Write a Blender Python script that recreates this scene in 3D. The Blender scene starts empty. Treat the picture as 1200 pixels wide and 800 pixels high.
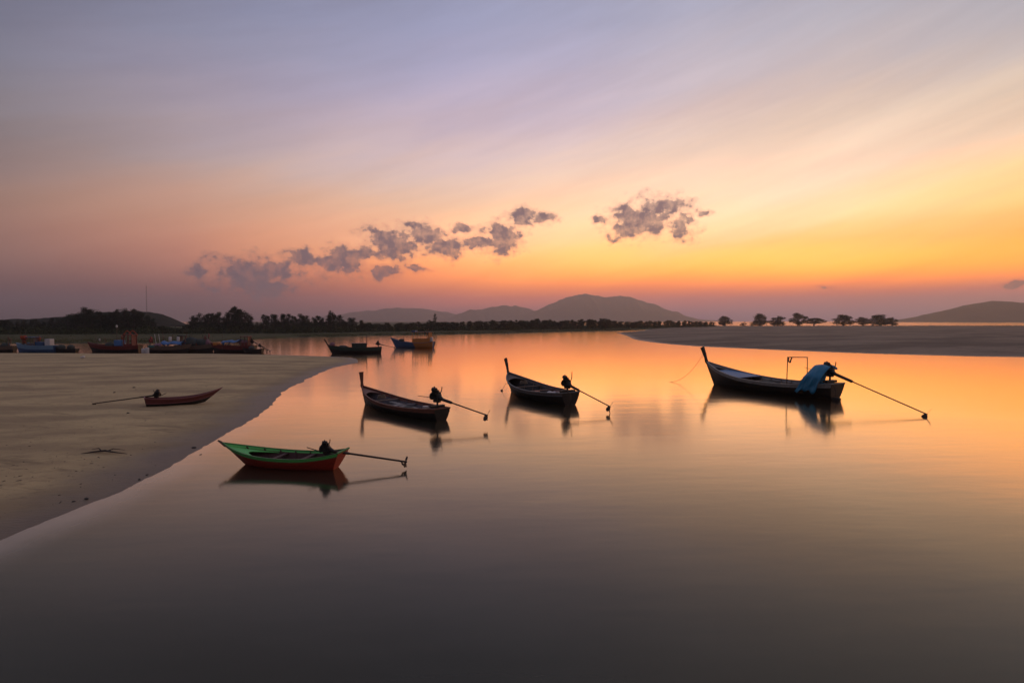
import bpy, math, random
import numpy as np
from mathutils import Vector, Matrix, noise as mnoise

random.seed(7); RNG = np.random.default_rng(7)
SC = bpy.context.scene
COL = SC.collection
PI = math.pi; R = math.radians

# ------------------------------------------------------------------ camera
EYE = 5.5; FPX = 667.0; PITCH = math.atan(24.0/FPX)
cd = bpy.data.cameras.new('camera'); cam = bpy.data.objects.new('camera', cd); COL.objects.link(cam)
cd.sensor_width = 36.0; cd.lens = 36.0*FPX/1200.0; cd.clip_start = 0.1; cd.clip_end = 40000
cam.location = (0, 0, EYE); cam.rotation_euler = (PI/2-PITCH, 0, 0)
SC.camera = cam

def ray(px, py):
    """direction of a photograph pixel (1200x800) in the world"""
    u = (px-600)/FPX; v = (400-py)/FPX
    c, s = math.cos(PITCH), math.sin(PITCH)
    return Vector((u, c+v*s, v*c-s))
def at(px, py, z=0.0):
    d = ray(px, py); k = (z-EYE)/d.z
    return Vector((d.x*k, d.y*k, z))
def far(px, py, y):
    d = ray(px, py); k = y/d.y
    return Vector((d.x*k, y, EYE+d.z*k))
def azel(px, py):
    d = ray(px, py).normalized()
    return math.degrees(math.atan2(d.x, d.y)), math.degrees(math.asin(d.z))

# ------------------------------------------------------------------ render settings, exposure
SC.render.engine = 'CYCLES'
SC.view_settings.view_transform = 'Standard'; SC.view_settings.look = 'None'
SC.view_settings.exposure = 0.0; SC.view_settings.gamma = 1.0
SC.cycles.use_denoising = True
try: SC.cycles.denoiser = 'OPENIMAGEDENOISE'
except Exception: pass
SC.cycles.max_bounces = 6; SC.cycles.diffuse_bounces = 2; SC.cycles.glossy_bounces = 3
SC.cycles.volume_bounces = 0; SC.cycles.transparent_max_bounces = 8

# ------------------------------------------------------------------ sky (the sun has set: the sky is the only light)
def lin(c):
    a = np.asarray(c, float)/255.0
    return np.where(a <= 0.04045, a/12.92, ((a+0.055)/1.055)**2.4)
# colours by azimuth (columns) and by elevation (rows), sRGB
COLS = {
    20:   [(0,113,115,135),(100,121,118,130),(150,129,118,121),(200,137,116,113),(230,145,116,105),(260,143,109,99),(307,131,103,97),(330,110,88,86),(350,97,82,83),(372,86,75,77)],
    300:  [(0,138,137,161),(60,152,147,167),(107,167,154,172),(160,186,165,170),(190,194,166,161),(215,206,161,141),(260,209,153,128),(290,206,143,120),(310,192,130,112),(335,150,107,100),(350,130,99,97),(372,114,91,92)],
    600:  [(0,155,155,183),(100,187,173,197),(160,212,187,195),(197,236,199,181),(240,250,206,166),(280,254,212,158),(300,255,202,124),(320,253,167,95),(335,238,143,98),(350,208,129,107),(365,172,124,114),(372,162,119,112)],
    900:  [(0,182,176,190),(62,203,191,196),(100,214,193,190),(130,225,196,182),(180,247,216,191),(230,254,231,200),(262,254,229,180),(283,252,206,132),(305,254,218,110),(320,254,190,86),(328,253,165,80),(338,228,140,100),(350,196,132,113),(365,172,133,124),(372,166,130,122)],
    1170: [(0,176,171,180),(60,201,186,183),(110,223,196,173),(160,250,215,180),(200,254,208,146),(238,254,210,128),(258,251,188,98),(300,254,186,76),(320,253,166,72),(332,219,136,98),(345,190,130,112),(365,174,135,124),(372,170,132,122)],
}
SIGMA = .00021; HAZE_TOP = 272.0
def clear_sky(e, c):
    """the sky beyond the haze: what the photograph shows there, less the air light, over the transmittance; the reds the photograph clips go on above 1"""
    hot = np.clip((c[:, 0]-.95)/.05, 0, 1)*np.clip((c[:, 0]-c[:, 2])*1.6, 0, 1)
    c = c.copy(); c[:, 0] *= 1+.60*hot; c[:, 1] *= 1+.06*hot
    T_ = np.exp(-SIGMA*np.minimum(HAZE_TOP/np.maximum(np.sin(np.radians(e)), 1e-4), 6500))[:, None]
    air = np.average(c[(e < 22)], axis=0)*.42+np.array([.03, .03, .032])
    return np.maximum((c-(1-T_)*air)/T_, c*.55)
EL = np.arange(0, 90.01, 0.25)
def column(px):
    rows_ = COLS[px]; e = np.array([max(azel(px, r[0])[1], 0.0) for r in rows_])[::-1]; c = lin([r[1:] for r in rows_])[::-1]
    c = clear_sky(e, c); top = e[-1]; up = c[-1:]*0.82*np.array([[0.97, 1.0, 1.0]]); zen = lin([(138,135,150)])
    e = np.concatenate([e, [top+12, 62, 90]]); c = np.vstack([c, up, zen*0.85+up*0.1, zen])
    return np.stack([np.interp(EL, e, c[:, k]) for k in range(3)], 1)
def plain(h, m, u):
    e = [0, 6, 14, 30, 60, 90]; h, m, u = lin(h), lin(m), lin(u)
    c = np.array([h, (h+m)/2, m, u, (u+lin((138,135,152)))/2, lin((138,135,152))])
    return np.stack([np.interp(EL, e, c[:, k]) for k in range(3)], 1)
kc = {-180: plain((84,78,92), (100,94,110), (112,115,138)), -100: plain((86,76,84), (104,96,108), (112,115,138)),
      100: plain((150,112,104), (178,142,128), (146,146,160)), 180: plain((84,78,92), (100,94,110), (112,115,138))}
for px in COLS: kc[azel(px, 376)[0]] = column(px)
ka = sorted(kc)
AZ = np.array([-180, -100, -60, -42, -30, -18, -6, 6, 18, 30, 42, 60, 100, 180], float)
table = []
fine = np.arange(-180, 180.1, 1.0)
st = np.array([kc[a] for a in ka])
ft = np.stack([np.stack([np.interp(fine, ka, st[:, i, k]) for k in range(3)], 1) for i in range(len(EL))], 1)
g = np.exp(-0.5*(np.arange(-15, 16)/4.0)**2); g /= g.sum()
ftp = np.concatenate([ft[-16:-1], ft, ft[1:16]], 0)
ft = sum(g[i]*ftp[i:i+len(fine)] for i in range(31))
ge = np.exp(-0.5*(np.arange(-4, 5)/1.5)**2); ge /= ge.sum()
fep = np.concatenate([np.repeat(ft[:, :1], 4, 1), ft, np.repeat(ft[:, -1:], 4, 1)], 1)
ft = sum(ge[i]*fep[:, i:i+len(EL)] for i in range(9))
ELS = [0, .6, 1.2, 1.8, 2.5, 3.2, 3.9, 4.6, 5.4, 6.2, 7, 8, 9, 10, 11.5, 13, 14.5, 16.5, 18.5, 21, 24, 27, 31, 36, 45, 60, 90]

world = bpy.data.worlds.new('World'); SC.world = world; world.use_nodes = True
W = world.node_tree; W.nodes.clear(); WL = W.links
def wn(t, **kw):
    n = W.nodes.new(t)
    for k, v in kw.items(): setattr(n, k, v)
    return n
def wmath(op, a, b=None, c=None, clamp=False):
    n = wn('ShaderNodeMath', operation=op); n.use_clamp = clamp
    for i, v in enumerate((a, b, c)):
        if v is None: continue
        if isinstance(v, (int, float)): n.inputs[i].default_value = v
        else: WL.new(v, n.inputs[i])
    return n.outputs[0]
def wmap(v, a, b, c=0.0, d=1.0, smooth=False):
    n = wn('ShaderNodeMapRange'); n.interpolation_type = 'SMOOTHSTEP' if smooth else 'LINEAR'; n.clamp = True
    WL.new(v, n.inputs['Value'])
    for k, x in zip(('From Min', 'From Max', 'To Min', 'To Max'), (a, b, c, d)): n.inputs[k].default_value = x
    return n.outputs[0]
def wmix(f, a, b, blend='MIX'):
    n = wn('ShaderNodeMix', data_type='RGBA', blend_type=blend)
    if isinstance(f, (int, float)): n.inputs[0].default_value = f
    else: WL.new(f, n.inputs[0])
    for i, v in ((6, a), (7, b)):
        if isinstance(v, tuple): n.inputs[i].default_value = (*v, 1)
        else: WL.new(v, n.inputs[i])
    return n.outputs[2]
tc = wn('ShaderNodeTexCoord'); sep = wn('ShaderNodeSeparateXYZ'); WL.new(tc.outputs['Generated'], sep.inputs[0])
dx, dy, dz = sep.outputs
az = wmath('MULTIPLY', wmath('ARCTAN2', dx, dy), 180/PI)
el = wmath('MULTIPLY', wmath('ARCSINE', dz), 180/PI)
comb = wn('ShaderNodeCombineXYZ'); WL.new(az, comb.inputs[0]); WL.new(el, comb.inputs[1]); AE = comb.outputs[0]
def wnoise(scale, detail=4, rough=0.55, sx=1, sy=1, rot=0, off=(0, 0, 0)):
    m = wn('ShaderNodeMapping', vector_type='TEXTURE'); WL.new(AE, m.inputs[0])
    m.inputs['Location'].default_value = off; m.inputs['Rotation'].default_value = (0, 0, rot); m.inputs['Scale'].default_value = (1/sx, 1/sy, 1)
    n = wn('ShaderNodeTexNoise'); n.noise_dimensions = '2D'; n.inputs['Scale'].default_value = scale; n.inputs['Detail'].default_value = detail; n.inputs['Roughness'].default_value = rough
    WL.new(m.outputs[0], n.inputs['Vector']); return n.outputs[0]
# thin high cloud: layers drawn out sideways, tilted a little
streak = wnoise(0.17, 6, 0.58, 0.14, 1.0, R(13), (3, 1, 0))
amp = wmap(el, 1.0, 13, 0.7, 5.5)
elw = wmath('ADD', el, wmath('MULTIPLY', wmath('SUBTRACT', streak, 0.5), amp))
elw = wmath('MAXIMUM', elw, 0.0)
t_el = wmath('DIVIDE', elw, 90.0)
cur = None
for a in AZ:
    r = wn('ShaderNodeValToRGB'); cr = r.color_ramp; cr.interpolation = 'LINEAR'
    i = int(np.argmin(abs(fine-a)))
    for k, e in enumerate(ELS):
        c = [float(np.interp(e, EL, ft[i, :, q])) for q in range(3)]
        if k == 0: s = cr.elements[0]; s.position = 0
        elif k == len(ELS)-1: s = cr.elements[len(cr.elements)-1]; s.position = 1
        else: s = cr.elements.new(e/90.0)
        s.color = (*[v/4 for v in c], 1)
    WL.new(t_el, r.inputs[0])
    if cur is None: cur = r.outputs[0]
    else: cur = wmix(wmap(az, prev, float(a)), cur, r.outputs[0])
    prev = float(a)
sky_c = wmix(1.0, cur, (4.0, 4.0, 4.0), 'MULTIPLY')
# a faint brightness variation of the veil
veil = wnoise(0.20, 7, 0.62, 0.13, 1.0, R(16), (11, 5, 0))
sky_c = wmix(1.0, sky_c, wmix(wmap(veil, 0.35, 0.65), (0.94, 0.92, 0.91), (1.04, 1.045, 1.045)), 'MULTIPLY')
# small evening clouds
BL = [(296,324,46,22),(324,315,26,15),(326,336,24,8),(400,306,30,17),(360,302,17,10),(458,288,34,19),(500,275,24,13),
      (452,317,20,8),(428,296,16,10),(488,315,14,4),(526,290,22,12),(560,286,20,10),(590,280,22,18),(540,268,15,5),(612,253,17,8),(638,255,16,8),
      (752,258,38,18),(774,244,28,14),(735,268,22,14),(800,264,17,16),(702,257,10,5),(824,252,9,3.5),(236,318,13,6),
      (1182,333,16,4),(968,336,8,2)]
wn1 = wnoise(0.55, 3, 0.5); wn2 = wnoise(0.55, 3, 0.5, off=(40, 17, 0))
cw = wn('ShaderNodeCombineXYZ')
WL.new(wmath('MULTIPLY_ADD', wmath('SUBTRACT', wn1, 0.5), 1.5, az), cw.inputs[0])
WL.new(wmath('MULTIPLY_ADD', wmath('SUBTRACT', wn2, 0.5), 1.0, el), cw.inputs[1])
field = None
for (px, py, rx, ry) in BL:
    a0, e0 = azel(px, py); a1, _ = azel(px+rx*1.02, py); _, e1 = azel(px, py-ry*1.04)
    v1 = wn('ShaderNodeVectorMath', operation='SUBTRACT'); WL.new(cw.outputs[0], v1.inputs[0]); v1.inputs[1].default_value = (a0, e0, 0)
    v2 = wn('ShaderNodeVectorMath', operation='MULTIPLY'); WL.new(v1.outputs[0], v2.inputs[0]); v2.inputs[1].default_value = (1/(a1-a0), 1/(e1-e0), 0)
    v3 = wn('ShaderNodeVectorMath', operation='LENGTH'); WL.new(v2.outputs[0], v3.inputs[0])
    f = wmath('SUBTRACT', 1.0, v3.outputs['Value'])
    field = f if field is None else wmath('SMOOTH_MAX', field, f, 0.25)
cn = wnoise(0.5, 3, 0.55, 0.8, 1.2)
cn2 = wnoise(1.35, 6, 0.58, 0.85, 1.1, 0, (5, 8, 0))
cf = wmath('MULTIPLY_ADD', wmath('SUBTRACT', cn, 0.5), 1.5, wmath('MULTIPLY_ADD', wmath('SUBTRACT', cn2, 0.5), 1.7, wmath('ADD', field, 0.10)))
mask = wmath('MAXIMUM', wmap(cf, -0.08, 0.52, 0, 0.96, True), wmap(cf, -0.50, 0.45, 0, 0.40, True))
shade = wnoise(1.1, 4, 0.55, off=(2.3, -.9, 0))
c_left, c_right = tuple(lin((106,90,102))), tuple(lin((118,94,103)))
c_cloud = wmix(wmap(az, -24, 14), c_left, c_right)
c_cloud = wmix(wmap(shade, 0.40, 0.68), c_cloud, wmix(0.30, c_cloud, sky_c))
sky_c = wmix(mask, sky_c, c_cloud)
nish = wn('ShaderNodeTexSky', sky_type='NISHITA'); nish.sun_disc = False
nish.sun_elevation = R(-2.0); nish.sun_rotation = R(28); nish.dust_density = 3.0; nish.altitude = 0
bg = wn('ShaderNodeBackground'); WL.new(sky_c, bg.inputs[0]); bg.inputs[1].default_value = 1.0
bn = wn('ShaderNodeBackground'); WL.new(nish.outputs[0], bn.inputs[0]); bn.inputs[1].default_value = 0.05
ad = wn('ShaderNodeAddShader'); WL.new(bg.outputs[0], ad.inputs[0]); WL.new(bn.outputs[0], ad.inputs[1])
wo = wn('ShaderNodeOutputWorld'); WL.new(ad.outputs[0], wo.inputs[0])
world.cycles.sampling_method = 'MANUAL'; world.cycles.sample_map_resolution = 1024

# ------------------------------------------------------------------ helpers
def srgb(r, g, b): return tuple(float(x) for x in lin((r, g, b)))
MATS = {}
def mat(name, col, rough=0.7, var=0.25, scale=4.0, metal=0.0, bump=0.0, bscale=30.0, wear=None, wear_amt=0.45, spec=0.5, stretch=(1, 1, 1)):
    if name in MATS: return MATS[name]
    m = bpy.data.materials.new(name); m.use_nodes = True; T = m.node_tree; b = T.nodes['Principled BSDF']
    tcn = T.nodes.new('ShaderNodeTexCoord'); mp = T.nodes.new('ShaderNodeMapping'); mp.inputs['Scale'].default_value = stretch
    T.links.new(tcn.outputs['Object'], mp.inputs[0])
    n = T.nodes.new('ShaderNodeTexNoise'); n.inputs['Scale'].default_value = scale; n.inputs['Detail'].default_value = 6; n.inputs['Roughness'].default_value = 0.65
    T.links.new(mp.outputs[0], n.inputs['Vector'])
    mx = T.nodes.new('ShaderNodeMix'); mx.data_type = 'RGBA'
    lo = tuple(c*(1-var) for c in col); hi = tuple(min(1, c*(1+var)) for c in col)
    mx.inputs[6].default_value = (*lo, 1); mx.inputs[7].default_value = (*hi, 1)
    T.links.new(n.outputs[0], mx.inputs[0]); out = mx.outputs[2]
    if wear:
        n2 = T.nodes.new('ShaderNodeTexNoise'); n2.inputs['Scale'].default_value = scale*2.3; n2.inputs['Detail'].default_value = 8; n2.inputs['Roughness'].default_value = 0.7
        T.links.new(mp.outputs[0], n2.inputs['Vector'])
        mr = T.nodes.new('ShaderNodeMapRange'); mr.inputs['From Min'].default_value = 1-wear_amt; mr.inputs['From Max'].default_value = 1-wear_amt+.12
        T.links.new(n2.outputs[0], mr.inputs['Value'])
        m2 = T.nodes.new('ShaderNodeMix'); m2.data_type = 'RGBA'; T.links.new(mr.outputs[0], m2.inputs[0]); T.links.new(out, m2.inputs[6]); m2.inputs[7].default_value = (*wear, 1)
        out = m2.outputs[2]
    T.links.new(out, b.inputs['Base Color'])
    b.inputs['Roughness'].default_value = rough; b.inputs['Metallic'].default_value = metal; b.inputs['Specular IOR Level'].default_value = spec
    if bump:
        n3 = T.nodes.new('ShaderNodeTexNoise'); n3.inputs['Scale'].default_value = bscale; n3.inputs['Detail'].default_value = 5
        T.links.new(mp.outputs[0], n3.inputs['Vector'])
        bp = T.nodes.new('ShaderNodeBump'); bp.inputs['Strength'].default_value = bump; bp.inputs['Distance'].default_value = 0.02
        T.links.new(n3.outputs[0], bp.inputs['Height']); T.links.new(bp.outputs[0], b.inputs['Normal'])
    MATS[name] = m; return m

class MB:
    """collects shapes for ONE mesh object"""
    def __init__(s): s.v = []; s.f = []
    def add(s, vs, fs):
        o = len(s.v); s.v += [tuple(v) for v in vs]; s.f += [tuple(i+o for i in f) for f in fs]; return s
    def box(s, c, size, rot=None, taper=1.0, bev=0.0):
        hx, hy, hz = size[0]/2, size[1]/2, size[2]/2
        if bev:
            b = min(bev, hx*.9, hy*.9, hz*.9); vs = []
            rings = [(-hz, b), (-hz+b, 0), (hz-b, 0), (hz, b)]
            for z, i in rings:
                k = 1 if z < 0 else taper
                x, y = (hx-i)*k, (hy-i)*k; q = b*.8
                vs += [(x-q, y, z), (-x+q, y, z), (-x, y-q, z), (-x, -y+q, z), (-x+q, -y, z), (x-q, -y, z), (x, -y+q, z), (x, y-q, z)]
            fs = [tuple(range(7, -1, -1))[::-1][::-1], tuple(range(24, 32))]
            for r in range(3):
                for i in range(8): fs.append((r*8+i, r*8+(i+1) % 8, r*8+8+(i+1) % 8, r*8+8+i))
        else:
            vs = [(x*hx*(taper if z > 0 else 1), y*hy*(taper if z > 0 else 1), z*hz) for z in (-1, 1) for y in (-1, 1) for x in (-1, 1)]
            fs = [(0, 2, 3, 1), (4, 5, 7, 6), (0, 1, 5, 4), (2, 6, 7, 3), (0, 4, 6, 2), (1, 3, 7, 5)]
        M = rot if rot is not None else Matrix.Identity(3)
        return s.add([M @ Vector(v) + Vector(c) for v in vs], fs)
    def tube(s, pts, rad, n=8, cap=True, flat=1.0):
        pts = [Vector(p) for p in pts]; rad = rad if hasattr(rad, '__len__') else [rad]*len(pts)
        vs = []; up = None
        for i, p in enumerate(pts):
            d = (pts[min(i+1, len(pts)-1)]-pts[max(i-1, 0)]).normalized()
            if up is None: up = Vector((0, 0, 1)) if abs(d.z) < .9 else Vector((1, 0, 0))
            a = d.cross(up).normalized(); b2 = a.cross(d).normalized(); up = b2
            for k in range(n):
                t = 2*PI*k/n; vs.append(p + a*math.cos(t)*rad[i] + b2*math.sin(t)*rad[i]*flat)
        fs = [(i*n+k, i*n+(k+1) % n, (i+1)*n+(k+1) % n, (i+1)*n+k) for i in range(len(pts)-1) for k in range(n)]
        if cap: fs += [tuple(range(n-1, -1, -1)), tuple(range((len(pts)-1)*n, len(pts)*n))]
        return s.add(vs, fs)
    def blob(s, c, r, n=12, m=8, jit=0.0, seed=0):
        rg = random.Random(seed); vs = [(0, 0, -1)]
        for i in range(1, m):
            th = -PI/2+PI*i/m
            for k in range(n): vs.append((math.cos(th)*math.cos(2*PI*k/n), math.cos(th)*math.sin(2*PI*k/n), math.sin(th)))
        vs.append((0, 0, 1)); o = []
        for v in vs:
            q = 1+rg.uniform(-jit, jit); o.append((c[0]+v[0]*r[0]*q, c[1]+v[1]*r[1]*q, c[2]+v[2]*r[2]*q))
        fs = [(0, 1+(k+1) % n, 1+k) for k in range(n)]
        for i in range(m-2):
            a = 1+i*n
            fs += [(a+k, a+(k+1) % n, a+n+(k+1) % n, a+n+k) for k in range(n)]
        l = len(vs)-1; a = 1+(m-2)*n; fs += [(a+k, a+(k+1) % n, l) for k in range(n)]
        return s.add(o, fs)
    def sweep(s, pts, sizes, up=(0, 1, 0)):
        """rectangular bar along pts; sizes = (width across 'up', depth) per point"""
        vs = []
        for i, p in enumerate(pts):
            p = Vector(p); d = (Vector(pts[min(i+1, len(pts)-1)])-Vector(pts[max(i-1, 0)])).normalized()
            a = Vector(up); b2 = d.cross(a).normalized(); a = b2.cross(d).normalized(); w, h = sizes[i]
            vs += [p+a*w/2+b2*h/2, p-a*w/2+b2*h/2, p-a*w/2-b2*h/2, p+a*w/2-b2*h/2]
        fs = [(i*4+k, i*4+(k+1) % 4, i*4+4+(k+1) % 4, i*4+4+k) for i in range(len(pts)-1) for k in range(4)]
        n = len(pts)*4; fs += [(3, 2, 1, 0), (n-4, n-3, n-2, n-1)]
        return s.add(vs, fs)
    def build(s, name, m, parent=None, smooth=False):
        me = bpy.data.meshes.new(name); me.from_pydata(s.v, [], s.f); me.validate(); me.update()
        if smooth is True: me.polygons.foreach_set('use_smooth', [True]*len(me.polygons))
        me.materials.append(m)
        o = bpy.data.objects.new(name, me); COL.objects.link(o)
        if parent is not None: o.parent = parent
        if smooth == 'auto':
            me.polygons.foreach_set('use_smooth', [True]*len(me.polygons))
            try: me.set_sharp_from_angle(angle=R(35))
            except Exception: pass
        return o
def empty(name, loc=(0, 0, 0), rz=0, label=None, cat=None, group=None):
    o = bpy.data.objects.new(name, None); COL.objects.link(o); o.location = loc; o.rotation_euler = (0, 0, rz); o.empty_display_size = .3
    return tag(o, label, cat, group)
def tag(o, label=None, cat=None, group=None, kind=None):
    for k, v in (('label', label), ('category', cat), ('group', group), ('kind', kind)):
        if v: o[k] = v
    return o
def euler(x=0, y=0, z=0): return Matrix.Rotation(z, 3, 'Z') @ Matrix.Rotation(y, 3, 'Y') @ Matrix.Rotation(x, 3, 'X')

# ------------------------------------------------------------------ materials of the land
def grid_mesh(name, xs, ys, Z, m, keep=None, smooth=True):
    nx, ny = len(xs), len(ys)
    X, Y = np.meshgrid(xs, ys); V = np.stack([X, Y, Z], -1).reshape(-1, 3)
    idx = np.arange(nx*ny).reshape(ny, nx)
    F = np.stack([idx[:-1, :-1], idx[:-1, 1:], idx[1:, 1:], idx[1:, :-1]], -1).reshape(-1, 4)
    if keep is not None:
        k = keep.reshape(-1); F = F[k[F].any(1)]
        used = np.unique(F); mp = -np.ones(nx*ny, int); mp[used] = np.arange(len(used)); V = V[used]; F = mp[F]
    me = bpy.data.meshes.new(name); me.from_pydata(V.tolist(), [], F.tolist()); me.update()
    me.polygons.foreach_set('use_smooth', [smooth]*len(me.polygons)); me.materials.append(m)
    o = bpy.data.objects.new(name, me); COL.objects.link(o); return o
def sdf(poly, X, Y):
    """signed distance, positive inside"""
    P = np.array(poly, float); d = np.full(X.shape, 1e9); ins = np.zeros(X.shape, bool)
    for i in range(len(P)):
        a, b = P[i], P[(i+1) % len(P)]; e = b-a
        t = np.clip(((X-a[0])*e[0]+(Y-a[1])*e[1])/(e@e+1e-9), 0, 1)
        d = np.minimum(d, np.hypot(X-a[0]-t*e[0], Y-a[1]-t*e[1]))
        c = ((a[1] > Y) != (b[1] > Y)); xx = a[0]+(Y-a[1])/(b[1]-a[1]+1e-12)*e[0]
        ins ^= c & (X < xx)
    return np.where(ins, d, -d)
def smooth_poly(pts, n=6):
    out = []
    for i in range(len(pts)-1):
        p0 = np.array(pts[max(i-1, 0)]); p1 = np.array(pts[i]); p2 = np.array(pts[i+1]); p3 = np.array(pts[min(i+2, len(pts)-1)])
        for k in range(n):
            t = k/n; out.append(tuple(.5*((2*p1)+(-p0+p2)*t+(2*p0-5*p1+4*p2-p3)*t*t+(-p0+3*p1-3*p2+p3)*t**3)))
    out.append(tuple(pts[-1])); return out
_vn = RNG.random((64, 64))
def vnoise(x, y):
    xi = np.floor(x).astype(int); yi = np.floor(y).astype(int); fx = x-xi; fy = y-yi
    fx = fx*fx*(3-2*fx); fy = fy*fy*(3-2*fy)
    a = _vn[yi % 64, xi % 64]; b = _vn[yi % 64, (xi+1) % 64]; c = _vn[(yi+1) % 64, xi % 64]; d = _vn[(yi+1) % 64, (xi+1) % 64]
    return (a*(1-fx)+b*fx)*(1-fy)+(c*(1-fx)+d*fx)*fy
def fbm(x, y, o=4):
    s = 0; a = .5
    for i in range(o): s = s+a*(vnoise(x*2**i+i*17.3, y*2**i+i*9.1)-.5); a *= .5
    return s

def sand_material(name, dry, dark, wet, z_wet=(0.0, 0.15), scale=0.25):
    m = bpy.data.materials.new(name); m.use_nodes = True; T = m.node_tree; L = T.links; b = T.nodes['Principled BSDF']
    geo = T.nodes.new('ShaderNodeNewGeometry')
    def noi(s, d, r, st=(1, 1, 1), rot=0):
        mp = T.nodes.new('ShaderNodeMapping'); mp.vector_type = 'TEXTURE'; mp.inputs['Scale'].default_value = tuple(1/q for q in st); mp.inputs['Rotation'].default_value = (0, 0, rot); L.new(geo.outputs['Position'], mp.inputs[0])
        n = T.nodes.new('ShaderNodeTexNoise'); n.inputs['Scale'].default_value = s; n.inputs['Detail'].default_value = d; n.inputs['Roughness'].default_value = r; L.new(mp.outputs[0], n.inputs['Vector']); return n.outputs[0]
    def mr(v, a, c, x=0., y=1.):
        n = T.nodes.new('ShaderNodeMapRange'); L.new(v, n.inputs['Value'])
        for i, q in enumerate((a, c, x, y)): n.inputs[i+1].default_value = q
        n.interpolation_type = 'SMOOTHSTEP'; return n.outputs[0]
    def mix(f, a, c):
        n = T.nodes.new('ShaderNodeMix'); n.data_type = 'RGBA'; L.new(f, n.inputs[0])
        for i, v in ((6, a), (7, c)):
            if isinstance(v, tuple): n.inputs[i].default_value = (*v, 1)
            else: L.new(v, n.inputs[i])
        return n.outputs[2]
    big = noi(scale, 5, .6, (.5, 1.3, 1), R(25)); fine_ = noi(scale*14, 6, .7, (.7, 1, 1), R(25)); grain = noi(60, 3, .7); spot = noi(scale*9, 4, .75, (.5, 1.2, 1), R(20))
    c = mix(mr(big, .36, .66), dry, dark)
    c = mix(mr(fine_, .50, .74, 0, .6), c, tuple(x*.62 for x in dark))
    c = mix(mr(spot, .60, .72, 0, .65), c, tuple(x*.42 for x in dark))
    strk = noi(scale*2.2, 6, .72, (.28, 1.5, 1), R(-14)); c = mix(mr(strk, .56, .66, 0, .55), c, tuple(x*.55 for x in dark))
    c = mix(mr(grain, .4, .7, 0, .18), c, tuple(x*.6 for x in dark))
    sz = T.nodes.new('ShaderNodeSeparateXYZ'); L.new(geo.outputs['Position'], sz.inputs[0])
    ad = T.nodes.new('ShaderNodeMath'); ad.operation = 'MULTIPLY_ADD'; L.new(big, ad.inputs[0]); ad.inputs[1].default_value = .16; L.new(sz.outputs[2], ad.inputs[2])
    wetf = mr(ad.outputs[0], z_wet[0]+.08, z_wet[1]+.08, 1, 0)
    c = mix(wetf, c, wet); L.new(c, b.inputs['Base Color'])
    rr = mr(wetf, 0, 1, .93, .50); L.new(rr, b.inputs['Roughness']); b.inputs['Specular IOR Level'].default_value = .3
    mpb = noi(scale*26, 5, .6, (.6, 1.4, 1), R(25))
    s1 = T.nodes.new('ShaderNodeMath'); s1.operation = 'MULTIPLY_ADD'; L.new(grain, s1.inputs[0]); s1.inputs[1].default_value = .15; L.new(mpb, s1.inputs[2])
    bp = T.nodes.new('ShaderNodeBump'); bp.inputs['Strength'].default_value = .5; bp.inputs['Distance'].default_value = .06; L.new(s1.outputs[0], bp.inputs['Height']); L.new(bp.outputs[0], b.inputs['Normal'])
    return m

# ------------------------------------------------------------------ beach
near_shore = [(-60,658),(0,632),(60,608),(120,585),(180,557),(230,529),(268,507),(300,490),(322,470),(335,457),(362,443),(392,431),(420,425)]
shore = smooth_poly([tuple(at(*p).xy) for p in near_shore], 12)
shore = [(x+.45*float(fbm(np.array(x*.35), np.array(y*.35), 3))*(.6+y/50), y) for x, y in shore]
rng_j = random.Random(3)
shore = [(x+rng_j.uniform(-.035, .035)*(1+y/25), y+rng_j.uniform(-.05, .05)*(1+y/40)) for x, y in shore]
back = smooth_poly([(shore[-1][0], shore[-1][1]), (-24, 85), (-33, 90), (-46, 94.5), (-60, 95.5), (-85, 96.5), (-105, 96), (-150, 96)], 4)
beach_poly = shore + back[1:] + [(-150, 5), (-40, 5), (-22, 8)]
def beach_height(X, Y):
    d = sdf(beach_poly, X, Y)
    z = np.where(d > 0, .62*(1-np.exp(-d/13.0)), d*.055)
    z = z + .10*fbm(X*.09, Y*.12)*np.clip(d/3+.15, 0, 1) + .07*fbm(X*.5+3, Y*.7, 4)*np.clip(d/2, 0, 1)
    rear = np.clip((Y-78)/14, 0, 1)*np.clip(d/4, 0, 1); z = z+.12*rear*np.clip((-X-30)/20, 0, 1)
    return z, d
def zbeach(x, y): return float(beach_height(np.array([[float(x)]]), np.array([[float(y)]]))[0][0, 0])
xs = np.concatenate([np.arange(-150, -50, 1.0), np.arange(-50, -6, .3)]); ys = np.concatenate([np.arange(5, 50, .3), np.arange(50, 100, .6)])
Xg, Yg = np.meshgrid(xs, ys); Zg, Dg = beach_height(Xg, Yg)
M_SAND = sand_material('beach_sand', (.56, .41, .215), (.35, .25, .138), (.165, .120, .080))
sand = grid_mesh('beach', xs, ys, Zg, M_SAND, Dg > -5); tag(sand, kind='structure')

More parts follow.
